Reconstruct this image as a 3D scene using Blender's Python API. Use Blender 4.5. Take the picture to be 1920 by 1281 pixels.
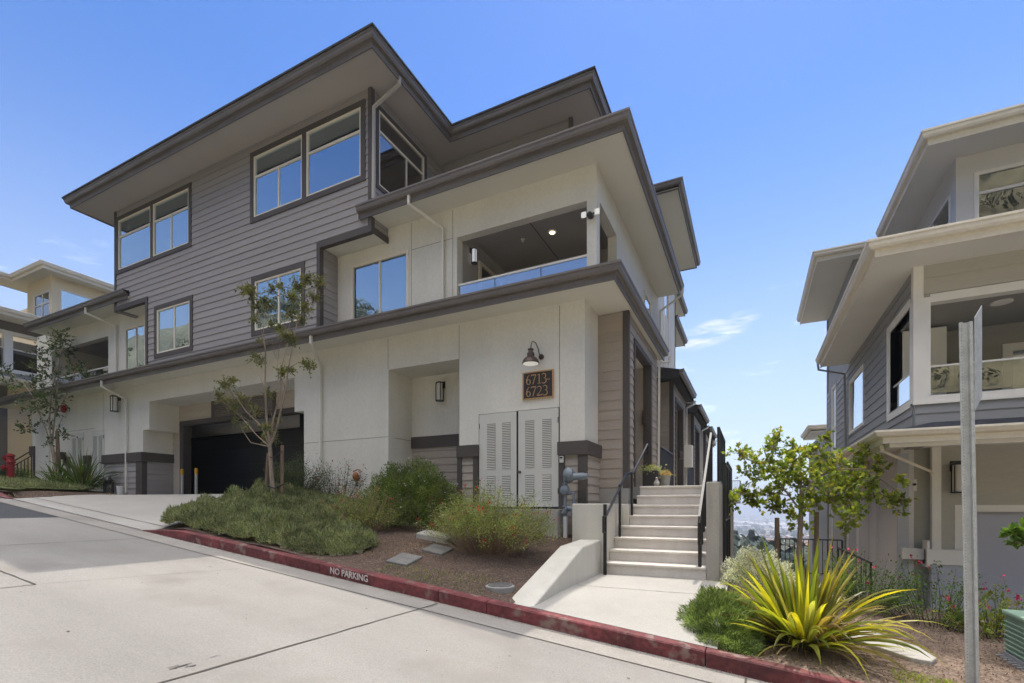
import bpy, math, random
import numpy as np
from mathutils import Vector, noise
R = math.radians
random.seed(7)
scene = bpy.context.scene
for o in list(bpy.data.objects): bpy.data.objects.remove(o)

# ------------------------------------------------------------------ camera
YAW = math.atan2(450, 918)
cam = bpy.data.cameras.new('camera')
camo = bpy.data.objects.new('camera', cam)
scene.collection.objects.link(camo)
camo.location = (0, 0, 0)
camo.rotation_euler = (R(90), 0, YAW)
cam.sensor_width = 36; cam.sensor_fit = 'HORIZONTAL'
cam.lens = 36 * 918 / 1920
cam.shift_y = (949 - 640.5) / 1920
cam.clip_start = 0.05; cam.clip_end = 40000
scene.camera = camo
scene.render.resolution_x = 1024; scene.render.resolution_y = 683

# ------------------------------------------------------------------ sun, sky, exposure
SUN = Vector((0.03, 0.487, 1.0)).normalized()
SUN_EL = math.asin(SUN.z); SUN_AZ = math.atan2(SUN.x, SUN.y)
sl = bpy.data.lights.new('sun', 'SUN'); sl.energy = 2.0; sl.angle = R(0.53); sl.color = (1.0, 0.93, 0.83)
so = bpy.data.objects.new('sun', sl); scene.collection.objects.link(so)
so.rotation_euler = SUN.to_track_quat('Z', 'Y').to_euler(); so.location = (0, 20, 60)

w = bpy.data.worlds.new('World'); scene.world = w; w.use_nodes = True
nt = w.node_tree; N = nt.nodes; L = nt.links
bg = N['Background']; bg.inputs['Strength'].default_value = 0.15
sky = N.new('ShaderNodeTexSky'); sky.sky_type = 'NISHITA'; sky.sun_disc = False
sky.sun_elevation = SUN_EL; sky.sun_rotation = SUN_AZ
sky.altitude = 150; sky.air_density = 1.1; sky.dust_density = 0.15; sky.ozone_density = 2.0
hs = N.new('ShaderNodeHueSaturation'); hs.inputs['Saturation'].default_value = 1.34; hs.inputs['Value'].default_value = 0.68; hs.inputs['Hue'].default_value = 0.512; L.new(sky.outputs[0], hs.inputs['Color'])
tc = N.new('ShaderNodeTexCoord')
sep = N.new('ShaderNodeSeparateXYZ'); L.new(tc.outputs['Generated'], sep.inputs[0])
# thin wispy clouds, low over the valley
mp = N.new('ShaderNodeMapping'); mp.inputs['Scale'].default_value = (3.0, 3.0, 16.0)
mp.inputs['Rotation'].default_value = (0.10, -0.22, 0.0); mp.inputs['Location'].default_value = (3.4, 1.2, 4.1)
L.new(tc.outputs['Generated'], mp.inputs[0])
n1 = N.new('ShaderNodeTexNoise'); n1.inputs['Scale'].default_value = 1.7; n1.inputs['Detail'].default_value = 9; n1.inputs['Roughness'].default_value = 0.62
n1.inputs['Distortion'].default_value = 0.6
L.new(mp.outputs[0], n1.inputs[0])
r1 = N.new('ShaderNodeMapRange'); r1.inputs[1].default_value = 0.55; r1.inputs[2].default_value = 0.78; L.new(n1.outputs[0], r1.inputs[0])
r2 = N.new('ShaderNodeMapRange'); r2.inputs[1].default_value = 0.42; r2.inputs[2].default_value = 0.22; L.new(sep.outputs[2], r2.inputs[0])
m1 = N.new('ShaderNodeMath'); m1.operation = 'MULTIPLY'; L.new(r1.outputs[0], m1.inputs[0]); L.new(r2.outputs[0], m1.inputs[1])
m2 = N.new('ShaderNodeMath'); m2.operation = 'MULTIPLY'; L.new(m1.outputs[0], m2.inputs[0]); m2.inputs[1].default_value = 0.8
mix = N.new('ShaderNodeMixRGB'); L.new(m2.outputs[0], mix.inputs[0]); L.new(hs.outputs[0], mix.inputs[1])
mix.inputs[2].default_value = (11, 11.3, 12, 1)
# one wispy cloud low in the gap between the buildings
P0 = N.new('ShaderNodeVectorMath'); P0.operation = 'SUBTRACT'; L.new(tc.outputs['Generated'], P0.inputs[0]); P0.inputs[1].default_value = (-.062, .947, .312)
def axis_(v):
    q = N.new('ShaderNodeVectorMath'); q.operation = 'DOT_PRODUCT'; L.new(P0.outputs[0], q.inputs[0]); q.inputs[1].default_value = v
    p = N.new('ShaderNodeMath'); p.operation = 'POWER'; p.inputs[1].default_value = 2
    a = N.new('ShaderNodeMath'); a.operation = 'ABSOLUTE'; L.new(q.outputs['Value'], a.inputs[0]); L.new(a.outputs[0], p.inputs[0]); return p.outputs[0]
al = R(14); qa = axis_((math.cos(al)/.085, 0, math.sin(al)/.085)); qb = axis_((-math.sin(al)/.024, 0, math.cos(al)/.024))
qs = N.new('ShaderNodeMath'); qs.operation = 'ADD'; L.new(qa, qs.inputs[0]); L.new(qb, qs.inputs[1])
qm = N.new('ShaderNodeMapRange'); qm.interpolation_type = 'SMOOTHSTEP'; qm.inputs[1].default_value = 1.0; qm.inputs[2].default_value = 0.0; L.new(qs.outputs[0], qm.inputs[0])
qmap = N.new('ShaderNodeMapping'); qmap.inputs['Rotation'].default_value = (0, al, 0); qmap.inputs['Scale'].default_value = (14, 14, 75); L.new(tc.outputs['Generated'], qmap.inputs[0])
qn = N.new('ShaderNodeTexNoise'); qn.inputs['Scale'].default_value = 1.3; qn.inputs['Detail'].default_value = 8; qn.inputs['Roughness'].default_value = .6; qn.inputs['Distortion'].default_value = .5; L.new(qmap.outputs[0], qn.inputs[0])
qr = N.new('ShaderNodeMapRange'); qr.inputs[1].default_value = .40; qr.inputs[2].default_value = .62; L.new(qn.outputs[0], qr.inputs[0])
qq = N.new('ShaderNodeMath'); qq.operation = 'MULTIPLY'; L.new(qm.outputs[0], qq.inputs[0]); L.new(qr.outputs[0], qq.inputs[1])
mixq = N.new('ShaderNodeMixRGB'); L.new(qq.outputs[0], mixq.inputs[0]); L.new(mix.outputs[0], mixq.inputs[1]); mixq.inputs[2].default_value = (4.1, 4.2, 4.35, 1); mix = mixq
# pale air low over the horizon
r6 = N.new('ShaderNodeMapRange'); r6.interpolation_type = 'SMOOTHSTEP'; r6.inputs[1].default_value = 0.64; r6.inputs[2].default_value = -0.02; r6.inputs[4].default_value = 0.72; L.new(sep.outputs[2], r6.inputs[0])
mix6 = N.new('ShaderNodeMixRGB'); L.new(r6.outputs[0], mix6.inputs[0]); L.new(mix.outputs[0], mix6.inputs[1]); mix6.inputs[2].default_value = (2.9, 3.25, 3.75, 1); mix = mix6
# unseen bright cloud, added overhead and behind the camera to lift the shade
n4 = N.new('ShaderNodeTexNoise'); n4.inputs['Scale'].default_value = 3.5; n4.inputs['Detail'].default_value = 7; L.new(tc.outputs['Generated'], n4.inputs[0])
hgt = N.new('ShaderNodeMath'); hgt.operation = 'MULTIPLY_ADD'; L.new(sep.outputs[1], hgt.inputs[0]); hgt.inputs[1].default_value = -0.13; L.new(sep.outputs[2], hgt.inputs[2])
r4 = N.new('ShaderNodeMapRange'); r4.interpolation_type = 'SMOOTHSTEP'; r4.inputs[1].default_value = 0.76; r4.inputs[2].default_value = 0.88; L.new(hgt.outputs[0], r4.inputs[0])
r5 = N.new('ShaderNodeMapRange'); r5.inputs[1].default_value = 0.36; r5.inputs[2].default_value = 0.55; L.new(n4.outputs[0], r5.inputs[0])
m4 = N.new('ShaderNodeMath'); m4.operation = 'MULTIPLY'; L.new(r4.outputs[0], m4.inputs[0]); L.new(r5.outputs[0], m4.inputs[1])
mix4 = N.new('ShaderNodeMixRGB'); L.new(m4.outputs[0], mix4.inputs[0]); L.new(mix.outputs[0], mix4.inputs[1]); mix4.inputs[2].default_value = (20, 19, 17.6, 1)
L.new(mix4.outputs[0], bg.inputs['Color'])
vs = scene.view_settings
vs.view_transform = 'Standard'; vs.look = 'None'; vs.gamma = 1; vs.use_curve_mapping = False
vs.exposure = 0.9

# ------------------------------------------------------------------ materials
MAT = {}
def mat(name, col, rough=0.7, var=0.08, vscale=1.2, fine=0.0, fscale=40, bump=0.0, bscale=60, metal=0.0, col2=None, c2scale=3, c2lo=.5, c2hi=.65, spec=0.5, stretch=None, streak=0, sstretch=(5, 5, .22)):
    m = bpy.data.materials.new(name); m.use_nodes = True
    nt = m.node_tree; N = nt.nodes; L = nt.links; b = N['Principled BSDF']
    b.inputs['Roughness'].default_value = rough; b.inputs['Metallic'].default_value = metal
    b.inputs['Specular IOR Level'].default_value = spec
    tc = N.new('ShaderNodeTexCoord'); src = tc.outputs['Object']
    if stretch:
        mp = N.new('ShaderNodeMapping'); mp.inputs['Scale'].default_value = stretch; L.new(src, mp.inputs[0]); src = mp.outputs[0]
    def noi(s, d=4):
        n = N.new('ShaderNodeTexNoise'); n.inputs['Scale'].default_value = s; n.inputs['Detail'].default_value = d
        L.new(src, n.inputs[0]); return n
    def mx(fac, a, bb):
        q = N.new('ShaderNodeMixRGB')
        L.new(fac, q.inputs[0])
        for i, v in ((1, a), (2, bb)):
            if isinstance(v, tuple): q.inputs[i].default_value = (*v[:3], 1)
            else: L.new(v, q.inputs[i])
        return q.outputs[0]
    lo = tuple(c * (1 - var) for c in col); hi = tuple(min(1, c * (1 + var)) for c in col)
    n = noi(vscale, 6)
    mr = N.new('ShaderNodeMapRange'); mr.inputs[1].default_value = .3; mr.inputs[2].default_value = .7; L.new(n.outputs[0], mr.inputs[0])
    c = mx(mr.outputs[0], lo, hi)
    if fine:
        n2 = noi(fscale, 2)
        mr2 = N.new('ShaderNodeMapRange'); mr2.inputs[1].default_value = .35; mr2.inputs[2].default_value = .65
        mr2.inputs[3].default_value = 1 - fine; mr2.inputs[4].default_value = 1 + fine; L.new(n2.outputs[0], mr2.inputs[0])
        v = N.new('ShaderNodeVectorMath'); v.operation = 'SCALE'; L.new(c, v.inputs[0]); L.new(mr2.outputs[0], v.inputs['Scale']); c = v.outputs[0]
    if streak:
        mp2 = N.new('ShaderNodeMapping'); mp2.inputs['Scale'].default_value = sstretch; L.new(tc.outputs['Object'], mp2.inputs[0])
        n5 = N.new('ShaderNodeTexNoise'); n5.inputs['Scale'].default_value = 1.0; n5.inputs['Detail'].default_value = 7; L.new(mp2.outputs[0], n5.inputs[0])
        mr5 = N.new('ShaderNodeMapRange'); mr5.inputs[1].default_value = .35; mr5.inputs[2].default_value = .7; mr5.inputs[3].default_value = 1 + streak*.5; mr5.inputs[4].default_value = 1 - streak; L.new(n5.outputs[0], mr5.inputs[0])
        v5 = N.new('ShaderNodeVectorMath'); v5.operation = 'SCALE'; L.new(c, v5.inputs[0]); L.new(mr5.outputs[0], v5.inputs['Scale']); c = v5.outputs[0]
    if col2:
        n3 = noi(c2scale, 8); mr3 = N.new('ShaderNodeMapRange'); mr3.inputs[1].default_value = c2lo; mr3.inputs[2].default_value = c2hi
        L.new(n3.outputs[0], mr3.inputs[0]); c = mx(mr3.outputs[0], c, col2)
    L.new(c, b.inputs['Base Color'])
    if bump:
        nb = noi(bscale, 5); bp = N.new('ShaderNodeBump'); bp.inputs['Strength'].default_value = bump; bp.inputs['Distance'].default_value = 0.01
        L.new(nb.outputs[0], bp.inputs['Height']); L.new(bp.outputs[0], b.inputs['Normal'])
    MAT[name] = m; return m

def leafmat(name, cols, trans=0.35, rough=0.55):
    m = bpy.data.materials.new(name); m.use_nodes = True
    nt = m.node_tree; N = nt.nodes; L = nt.links; b = N['Principled BSDF']; out = N['Material Output']
    b.inputs['Roughness'].default_value = rough; b.inputs['Specular IOR Level'].default_value = 0.3
    g = N.new('ShaderNodeNewGeometry'); cr = N.new('ShaderNodeValToRGB'); L.new(g.outputs['Random Per Island'], cr.inputs[0])
    el = cr.color_ramp.elements
    el[0].position = 0; el[0].color = (*cols[0], 1); el[1].position = 1; el[1].color = (*cols[-1], 1)
    for i in range(1, len(cols) - 1):
        e = el.new(i / (len(cols) - 1)); e.color = (*cols[i], 1)
    tcn = N.new('ShaderNodeTexCoord'); pn = N.new('ShaderNodeTexNoise'); pn.inputs['Scale'].default_value = 2.6; pn.inputs['Detail'].default_value = 5; L.new(tcn.outputs['Object'], pn.inputs[0])
    pr = N.new('ShaderNodeMapRange'); pr.inputs[1].default_value = .35; pr.inputs[2].default_value = .65; pr.inputs[3].default_value = .68; pr.inputs[4].default_value = 1.32; L.new(pn.outputs[0], pr.inputs[0])
    pv_ = N.new('ShaderNodeVectorMath'); pv_.operation = 'SCALE'; L.new(cr.outputs[0], pv_.inputs[0]); L.new(pr.outputs[0], pv_.inputs['Scale'])
    L.new(pv_.outputs[0], b.inputs['Base Color'])
    t = N.new('ShaderNodeBsdfTranslucent')
    v = N.new('ShaderNodeVectorMath'); v.operation = 'MULTIPLY'; L.new(pv_.outputs[0], v.inputs[0]); v.inputs[1].default_value = (1.9, 1.9, .9)
    L.new(v.outputs[0], t.inputs[0])
    mxs = N.new('ShaderNodeMixShader'); mxs.inputs[0].default_value = trans
    L.new(b.outputs[0], mxs.inputs[1]); L.new(t.outputs[0], mxs.inputs[2]); L.new(mxs.outputs[0], out.inputs[0])
    MAT[name] = m; return m

def glassmat(name, refl=0.45, tint=(.55, .62, .66), gl=(0.9, 0.95, 1.0)):
    m = bpy.data.materials.new(name); m.use_nodes = True
    nt = m.node_tree; N = nt.nodes; L = nt.links; N.remove(N['Principled BSDF']); out = N['Material Output']
    tr = N.new('ShaderNodeBsdfTransparent'); tr.inputs[0].default_value = (*tint, 1)
    g = N.new('ShaderNodeBsdfGlossy'); g.inputs['Roughness'].default_value = 0.0; g.inputs['Color'].default_value = (*gl, 1)
    lw = N.new('ShaderNodeFresnel'); lw.inputs[0].default_value = 1.5
    mr = N.new('ShaderNodeMapRange'); mr.inputs[1].default_value = 0.04; mr.inputs[2].default_value = 1
    mr.inputs[3].default_value = refl; mr.inputs[4].default_value = 1; L.new(lw.outputs[0], mr.inputs[0])
    tcn = N.new('ShaderNodeTexCoord'); nn = N.new('ShaderNodeTexNoise'); nn.inputs['Scale'].default_value = .8; L.new(tcn.outputs['Object'], nn.inputs[0])
    bp = N.new('ShaderNodeBump'); bp.inputs['Strength'].default_value = .06; bp.inputs['Distance'].default_value = .1
    L.new(nn.outputs[0], bp.inputs['Height']); L.new(bp.outputs[0], g.inputs['Normal'])
    mx = N.new('ShaderNodeMixShader'); L.new(mr.outputs[0], mx.inputs[0]); L.new(tr.outputs[0], mx.inputs[1]); L.new(g.outputs[0], mx.inputs[2])
    L.new(mx.outputs[0], out.inputs[0]); MAT[name] = m; return m

def emis(name, col, s):
    m = bpy.data.materials.new(name); m.use_nodes = True; b = m.node_tree.nodes['Principled BSDF']
    b.inputs['Base Color'].default_value = (*col, 1); b.inputs['Emission Color'].default_value = (*col, 1); b.inputs['Emission Strength'].default_value = s
    MAT[name] = m; return m

mat('stucco', (.71, .685, .615), .9, .07, .8, .03, 30, .45, 90, stretch=(1, 1, .6), streak=.035, sstretch=(2.2, 2.2, .2))
mat('stucco_joint', (.27, .26, .23), .9)
mat('soffit_cream', (.70, .68, .60), .9, .03, .8, 0, 1, .2, 80)
mat('soffit_grey', (.46, .42, .385), .85, .04, .8)
mat('siding_grey', (.315, .292, .285), .7, .08, .6, .05, 25, .25, 50, stretch=(.35, .35, 5))
mat('siding_beige', (.50, .445, .38), .75, .05, .7, .04, 25, .2, 50, stretch=(.35, .35, 5))
mat('siding_brown', (.40, .345, .29), .75, .07, .7, .05, 25, .25, 50, stretch=(.35, .35, 5))
mat('trim_dark', (.075, .062, .055), .65, .1, 2, .05, 30)
mat('gutter_brown', (.155, .135, .122), .45, .12, 1.5, .05, 20, .06, 12)
mat('shingle', (.035, .034, .036), .95, .25, 3, .35, 25, .9, 45)
mat('win_frame', (.80, .72, .60), .5, .03)
mat('concrete_road', (.245, .232, .213), .88, .09, .45, .12, 75, .3, 140, col2=(.205, .19, .17), c2scale=1.3, c2lo=.52, c2hi=.75, streak=.10, sstretch=(.12, 1.6, 1))
mat('concrete_step', (.58, .54, .49), .88, .06, .8, .05, 60, .3, 90, streak=.08)
mat('concrete_cream', (.56, .535, .465), .9, .06, 1.2, .04, 50, .35, 90, streak=.06)
mat('concrete', (.35, .335, .305), .88, .08, .8, .07, 60, .35, 90, col2=(.36, .345, .31), c2scale=2.2, c2lo=.55, c2hi=.8)
mat('concrete_gutter', (.27, .252, .226), .9, .12, 1.6, .1, 50, .35, 90, col2=(.25, .23, .2), c2scale=3, c2lo=.55, c2hi=.75)
mat('board_concrete', (.36, .335, .29), .9, .14, 2, .08, 40, .4, 60, stretch=(4, 4, .5))
mat('asphalt', (.055, .056, .06), .92, .15, .8, .35, 140, .6, 160)
mat('red_paint', (.135, .03, .032), .75, .5, 1.9, .25, 18, .45, 60, col2=(.21, .14, .12), c2scale=6, c2lo=.57, c2hi=.68, streak=.2, sstretch=(1.2, 3, 9))
mat('joint_dark', (.07, .06, .05), .95)
mat('mulch', (.085, .055, .04), .95, .35, 3, .5, 60, 1.0, 70, col2=(.2, .15, .11), c2scale=30, c2lo=.55, c2hi=.7)
mat('mulch_dry', (.165, .115, .085), .95, .3, 2.5, .4, 45, 1.0, 60, col2=(.25, .19, .14), c2scale=20, c2lo=.52, c2hi=.7)
mat('letter_paint', (.55, .49, .47), .8, .15, 8, col2=(.16, .05, .05), c2scale=22, c2lo=.66, c2hi=.70)
mat('white_paint', (.7, .68, .64), .7, .1, 8)
mat('door_grey', (.62, .61, .56), .5, .03)
mat('black_metal', (.012, .012, .013), .4, .1, 5, spec=.5)
mat('fence_black', (.02, .02, .024), .85, .1, 5)
mat('grey_lit_metal', (.10, .10, .105), .55, .1, 5)  # grey metal of knobs and hinges; on rails, sunlit tone painted over black
mat('bronze', (.09, .06, .05), .45, .2, 20, metal=.3)
mat('galv', (.46, .47, .45), .5, .12, 14, .08, 60, metal=.25)
mat('meter_grey', (.2, .23, .26), .5, .1, 10)
mat('pvc', (.65, .65, .63), .5)
mat('gold', (.55, .33, .14), .4, .08, 30, metal=.4)
mat('plaque', (.035, .026, .026), .5)
mat('garage_black', (.008, .009, .014), .45)
mat('garage_wall', (.22, .2, .19), .9)
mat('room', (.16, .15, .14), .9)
mat('room_pale', (.5, .48, .46), .9)
mat('ceiling', (.42, .39, .36), .9)
mat('blind_green', (.26, .34, .17), .8, .2, 6, stretch=(.3, .3, 14))
mat('curtain', (.55, .58, .65), .9, .15, 6, stretch=(9, 9, .2))
mat('shade_pale', (.72, .78, .92), .9, .05, 3)
mat('wood', (.22, .15, .1), .85, .2, 4, .1, 30, stretch=(3, 3, .4))
mat('bark', (.27, .21, .16), .9, .25, 6, .15, 30, .5, 40, stretch=(2, 2, .5))
mat('bark_dark', (.09, .07, .05), .9, .25, 8)
mat('red_hydrant', (.28, .012, .015), .4, .08, 6)
mat('yellow', (.65, .33, .01), .5)
mat('green_box', (.22, .33, .25), .55, .06, 5)
mat('grey_plastic', (.3, .31, .33), .6, .1, 8)
mat('pot_dark', (.03, .028, .028), .35)
mat('pot_pale', (.38, .36, .33), .8, .1, 12)
mat('stone', (.16, .155, .145), .95, .15, 6, .15, 40, .4, 60)
mat('utility_lid', (.25, .25, .235), .8, .12, 12, .1, 90, .6, 120)
mat('far_siding', (.36, .345, .31), .8, .06, 1, stretch=(.4, .4, 5))
mat('far_cream', (.78, .66, .46), .9, .04, 1, 0, 1, .3, 80)
mat('far_brown', (.19, .17, .155), .8)
mat('trim_white', (.84, .81, .75), .6, .04, 2)
mat('gutter_cream', (.80, .74, .62), .5, .05, 2, .03, 20)
mat('r_siding', (.33, .33, .33), .7, .07, .7, .04, 25, .2, 50, stretch=(.35, .35, 5))
mat('r_siding_warm', (.50, .48, .42), .75, .05, .7, .04, 25, .2, 50, stretch=(.35, .35, 5))
mat('r_soffit', (.78, .765, .72), .9, .03)
mat('r_stucco', (.68, .66, .64), .9, .05, 1, 0, 1, .4, 90)
mat('r_garage', (.48, .49, .55), .6, .02)
mat('shingle_blue', (.03, .033, .045), .95, .3, 5, .3, 30, .9, 50)
mat('terrain', (.17, .15, .085), .95, .4, .02, .3, .3)
mat('hill', (.10, .10, .055), .95, .4, .15, .5, 2.5, 1, 2)
mat('roof_red', (.24, .11, .075), .9)
mat('house_pale', (.55, .53, .5), .9)
mat('sage_red', (.45, .015, .02), .6)
mat('flower_pink', (.55, .02, .12), .6)
mat('flower_white', (.75, .73, .7), .6)
mat('terracotta', (.35, .12, .05), .8)
mat('lamp_glass', (.62, .6, .56), .3)
leafmat('leaf_rosemary', [(.06, .08, .035), (.12, .155, .065), (.20, .24, .11), (.32, .33, .19), (.15, .18, .08), (.26, .21, .12)], .25)
leafmat('leaf_green', [(.05, .10, .015), (.09, .17, .025), (.14, .22, .035)], .35)
leafmat('leaf_fresh', [(.09, .15, .02), (.16, .24, .035), (.23, .31, .05), (.33, .37, .07), (.33, .29, .05), (.12, .19, .03)], .45)
leafmat('leaf_myrtle', [(.06, .09, .025), (.10, .14, .035), (.15, .17, .05), (.2, .15, .06), (.12, .16, .04)], .35)
leafmat('leaf_dark', [(.035, .06, .025), (.06, .09, .035), (.085, .12, .05)], .3)
leafmat('leaf_sage', [(.13, .16, .05), (.20, .25, .07), (.27, .32, .09), (.26, .24, .12)], .35)
leafmat('leaf_silver', [(.20, .23, .17), (.40, .42, .36), (.60, .60, .55), (.75, .74, .70)], .25)
leafmat('leaf_flax', [(.09, .12, .02), (.18, .21, .025), (.32, .31, .02), (.42, .35, .025), (.12, .16, .03), (.38, .35, .09), (.20, .14, .05), (.14, .19, .03)], .5, .4)
leafmat('leaf_flax_green', [(.03, .06, .015), (.06, .10, .025), (.12, .15, .05), (.05, .08, .025)], .3)
leafmat('leaf_dry', [(.25, .17, .09), (.4, .3, .17), (.18, .1, .05)], .2)
leafmat('succulent', [(.2, .26, .08), (.4, .42, .2), (.5, .46, .28)], .3)
leafmat('succulent_orange', [(.45, .25, .08), (.55, .4, .2), (.4, .35, .15)], .3)
leafmat('conifer', [(.02, .035, .02), (.035, .055, .028)], .1)
leafmat('chip', [(.035, .022, .015), (.09, .055, .04), (.17, .12, .085), (.28, .21, .15), (.07, .05, .035)], .0, .9)
glassmat('glass', .56, (.62, .68, .7), (.78, .92, 1.0))
glassmat('glass_dark', .30, (.45, .47, .45), (.9, .9, .9))
glassmat('glass_rail', .45, (.62, .7, .75))
glassmat('glass_pale', .75, (.7, .75, .8))
emis('light_warm', (1, .82, .55), 1.6)
emis('light_white', (.8, .78, .72), .25)
emis('tube_light', (1, .85, .6), .6)
emis('lantern_glow', (.75, .78, .85), .25)

# ------------------------------------------------------------------ object helpers
C = scene.collection
ORG = {}
def thing(name, label, cat, loc, group=None):
    o = bpy.data.objects.new(name, None); C.objects.link(o); o.location = loc
    o.empty_display_size = .2; ORG[o.name] = Vector(loc)
    o['label'] = label; o['category'] = cat
    if group: o['group'] = group
    return o
def tag(o, label, cat, group=None):
    o['label'] = label; o['category'] = cat
    if group: o['group'] = group
    return o
class MB:
    def __init__(s): s.v = []; s.f = []
    def quad(s, *p):
        i = len(s.v); s.v += [tuple(q) for q in p]; s.f.append(tuple(range(i, i + len(p))))
    def box(s, x0, x1, y0, y1, z0, z1):
        if x0 > x1: x0, x1 = x1, x0
        if y0 > y1: y0, y1 = y1, y0
        i = len(s.v)
        s.v += [(x0,y0,z0),(x1,y0,z0),(x1,y1,z0),(x0,y1,z0),(x0,y0,z1),(x1,y0,z1),(x1,y1,z1),(x0,y1,z1)]
        s.f += [tuple(i+k for k in q) for q in ((0,3,2,1),(4,5,6,7),(0,1,5,4),(1,2,6,5),(2,3,7,6),(3,0,4,7))]
    def pbox(s, ax, c, sgn, u0, u1, z0, z1, d0, d1):
        # box on a wall plane: ax 'y' -> u is x, outward sgn*y ; ax 'x' -> u is y
        a, b = c + sgn * d0, c + sgn * d1
        if ax == 'y': s.box(u0, u1, min(a, b), max(a, b), z0, z1)
        else: s.box(min(a, b), max(a, b), u0, u1, z0, z1)
    def tube(s, pts, rad, n=8, cap=True, sq=False):
        pts = [Vector(p) for p in pts]
        if not hasattr(rad, '__len__'): rad = [rad] * len(pts)
        rings = []; prev = None
        for k, p in enumerate(pts):
            if k == 0: d = pts[1] - p
            elif k == len(pts) - 1: d = p - pts[k-1]
            else: d = (pts[k+1] - p).normalized() + (p - pts[k-1]).normalized()
            d.normalize()
            if prev is None: prev = Vector((0, 0, 1)) if abs(d.z) < .9 else Vector((0, 1, 0))
            a = (prev - d * prev.dot(d)).normalized(); prev = a; b = d.cross(a)
            i = len(s.v); rings.append(i)
            for j in range(n):
                t = 2 * math.pi * (j + (.5 if sq else 0)) / n
                s.v.append(tuple(p + (a * math.cos(t) + b * math.sin(t)) * rad[k] * (1.25 if sq else 1)))
        for k in range(len(pts) - 1):
            for j in range(n):
                a, b = rings[k], rings[k+1]; j2 = (j+1) % n
                s.f.append((a+j, a+j2, b+j2, b+j))
        if cap:
            s.f.append(tuple(rings[0] + j for j in reversed(range(n)))); s.f.append(tuple(rings[-1] + j for j in range(n)))
    def lathe(s, prof, c, n=20, axis='z'):
        rings = []
        for (r, h) in prof:
            i = len(s.v); rings.append(i)
            for j in range(n):
                t = 2 * math.pi * j / n; a, b = r * math.cos(t), r * math.sin(t)
                q = (a, b, h) if axis == 'z' else ((h, a, b) if axis == 'x' else (a, h, b))
                s.v.append((c[0]+q[0], c[1]+q[1], c[2]+q[2]))
        for k in range(len(prof) - 1):
            for j in range(n):
                a, b = rings[k], rings[k+1]; j2 = (j+1) % n; s.f.append((a+j, a+j2, b+j2, b+j))
        s.f.append(tuple(rings[0] + j for j in reversed(range(n)))); s.f.append(tuple(rings[-1] + j for j in range(n)))
    def prism(s, poly, z0, z1):
        n = len(poly); i = len(s.v)
        s.v += [(p[0], p[1], z0) for p in poly] + [(p[0], p[1], z1) for p in poly]
        s.f.append(tuple(i + k for k in reversed(range(n)))); s.f.append(tuple(i + n + k for k in range(n)))
        for k in range(n): s.f.append((i+k, i+(k+1) % n, i+n+(k+1) % n, i+n+k))
    def extr(s, poly3, d):
        n = len(poly3); i = len(s.v); d = Vector(d)
        s.v += [tuple(p) for p in poly3] + [tuple(Vector(p) + d) for p in poly3]
        s.f.append(tuple(i + k for k in reversed(range(n)))); s.f.append(tuple(i + n + k for k in range(n)))
        for k in range(n): s.f.append((i+k, i+(k+1) % n, i+n+(k+1) % n, i+n+k))
    def sweep(s, path, prof, closed=False, cap=True, profclosed=True):
        n = len(path); P = [Vector((p[0], p[1])) for p in path]; zz = [(p[2] if len(p) > 2 else 0) for p in path]
        offs = []
        for k in range(n):
            def nrm(a, b):
                d = (b - a).normalized(); return Vector((d.y, -d.x))
            if closed: n0 = nrm(P[k-1], P[k]); n1 = nrm(P[k], P[(k+1) % n])
            else:
                n0 = nrm(P[k-1], P[k]) if k > 0 else nrm(P[0], P[1])
                n1 = nrm(P[k], P[k+1]) if k < n-1 else n0
            offs.append((n0 + n1) / (1 + n0.dot(n1)))
        rings = []
        for k in range(n):
            rings.append(len(s.v))
            for (o, z) in prof:
                q = P[k] + offs[k] * o; s.v.append((q.x, q.y, z + zz[k]))
        m = len(prof)
        for k in range(n if closed else n-1):
            a, b = rings[k], rings[(k+1) % n]
            for j in range(m if profclosed else m-1):
                j2 = (j+1) % m; s.f.append((a+j, b+j, b+j2, a+j2))
        if cap and not closed and profclosed:
            s.f.append(tuple(rings[0] + j for j in range(m))); s.f.append(tuple(rings[-1] + j for j in reversed(range(m))))
    def build(s, name, m, parent=None, smooth=False, bevel=0, solid=0):
        if not s.v: return None
        org = ORG[parent.name] if parent is not None else Vector((0, 0, 0))
        me = bpy.data.meshes.new(name)
        v = np.array(s.v, dtype=float) - np.array(org)
        me.from_pydata(v.tolist(), [], s.f); me.update()
        me.materials.append(MAT[m])
        o = bpy.data.objects.new(name, me); C.objects.link(o)
        if parent is not None: o.parent = parent
        ORG[o.name] = org
        if smooth:
            me.shade_smooth()
            try: me.set_sharp_from_angle(angle=R(40))
            except Exception: pass
        if bevel:
            b = o.modifiers.new('bevel', 'BEVEL'); b.width = bevel; b.segments = 2; b.limit_method = 'ANGLE'
        return o
def build_split(mb, name, m, parent, **k):
    par = list(range(len(mb.v)))
    def fi(a):
        while par[a] != a: par[a] = par[par[a]]; a = par[a]
        return a
    for f in mb.f:
        for q in f[1:]: par[fi(q)] = fi(f[0])
    key = {}
    for i, v in enumerate(mb.v):
        kk = tuple(round(c, 3) for c in v)
        if kk in key: par[fi(i)] = fi(key[kk])
        else: key[kk] = i
    groups = {}
    for f in mb.f: groups.setdefault(fi(f[0]), []).append(f)
    out = []
    for g in groups.values():
        q = MB(); idx = {}
        for f in g:
            for a in f:
                if a not in idx: idx[a] = len(q.v); q.v.append(mb.v[a])
            q.f.append(tuple(idx[a] for a in f))
        out.append(q.build(name, m, parent, **k))
    return out
def rebase(o, base):
    """single-mesh thing: move its origin to base"""
    base = Vector(base); me = o.data
    for v in me.vertices: v.co -= base
    o.location = base; return o

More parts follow.
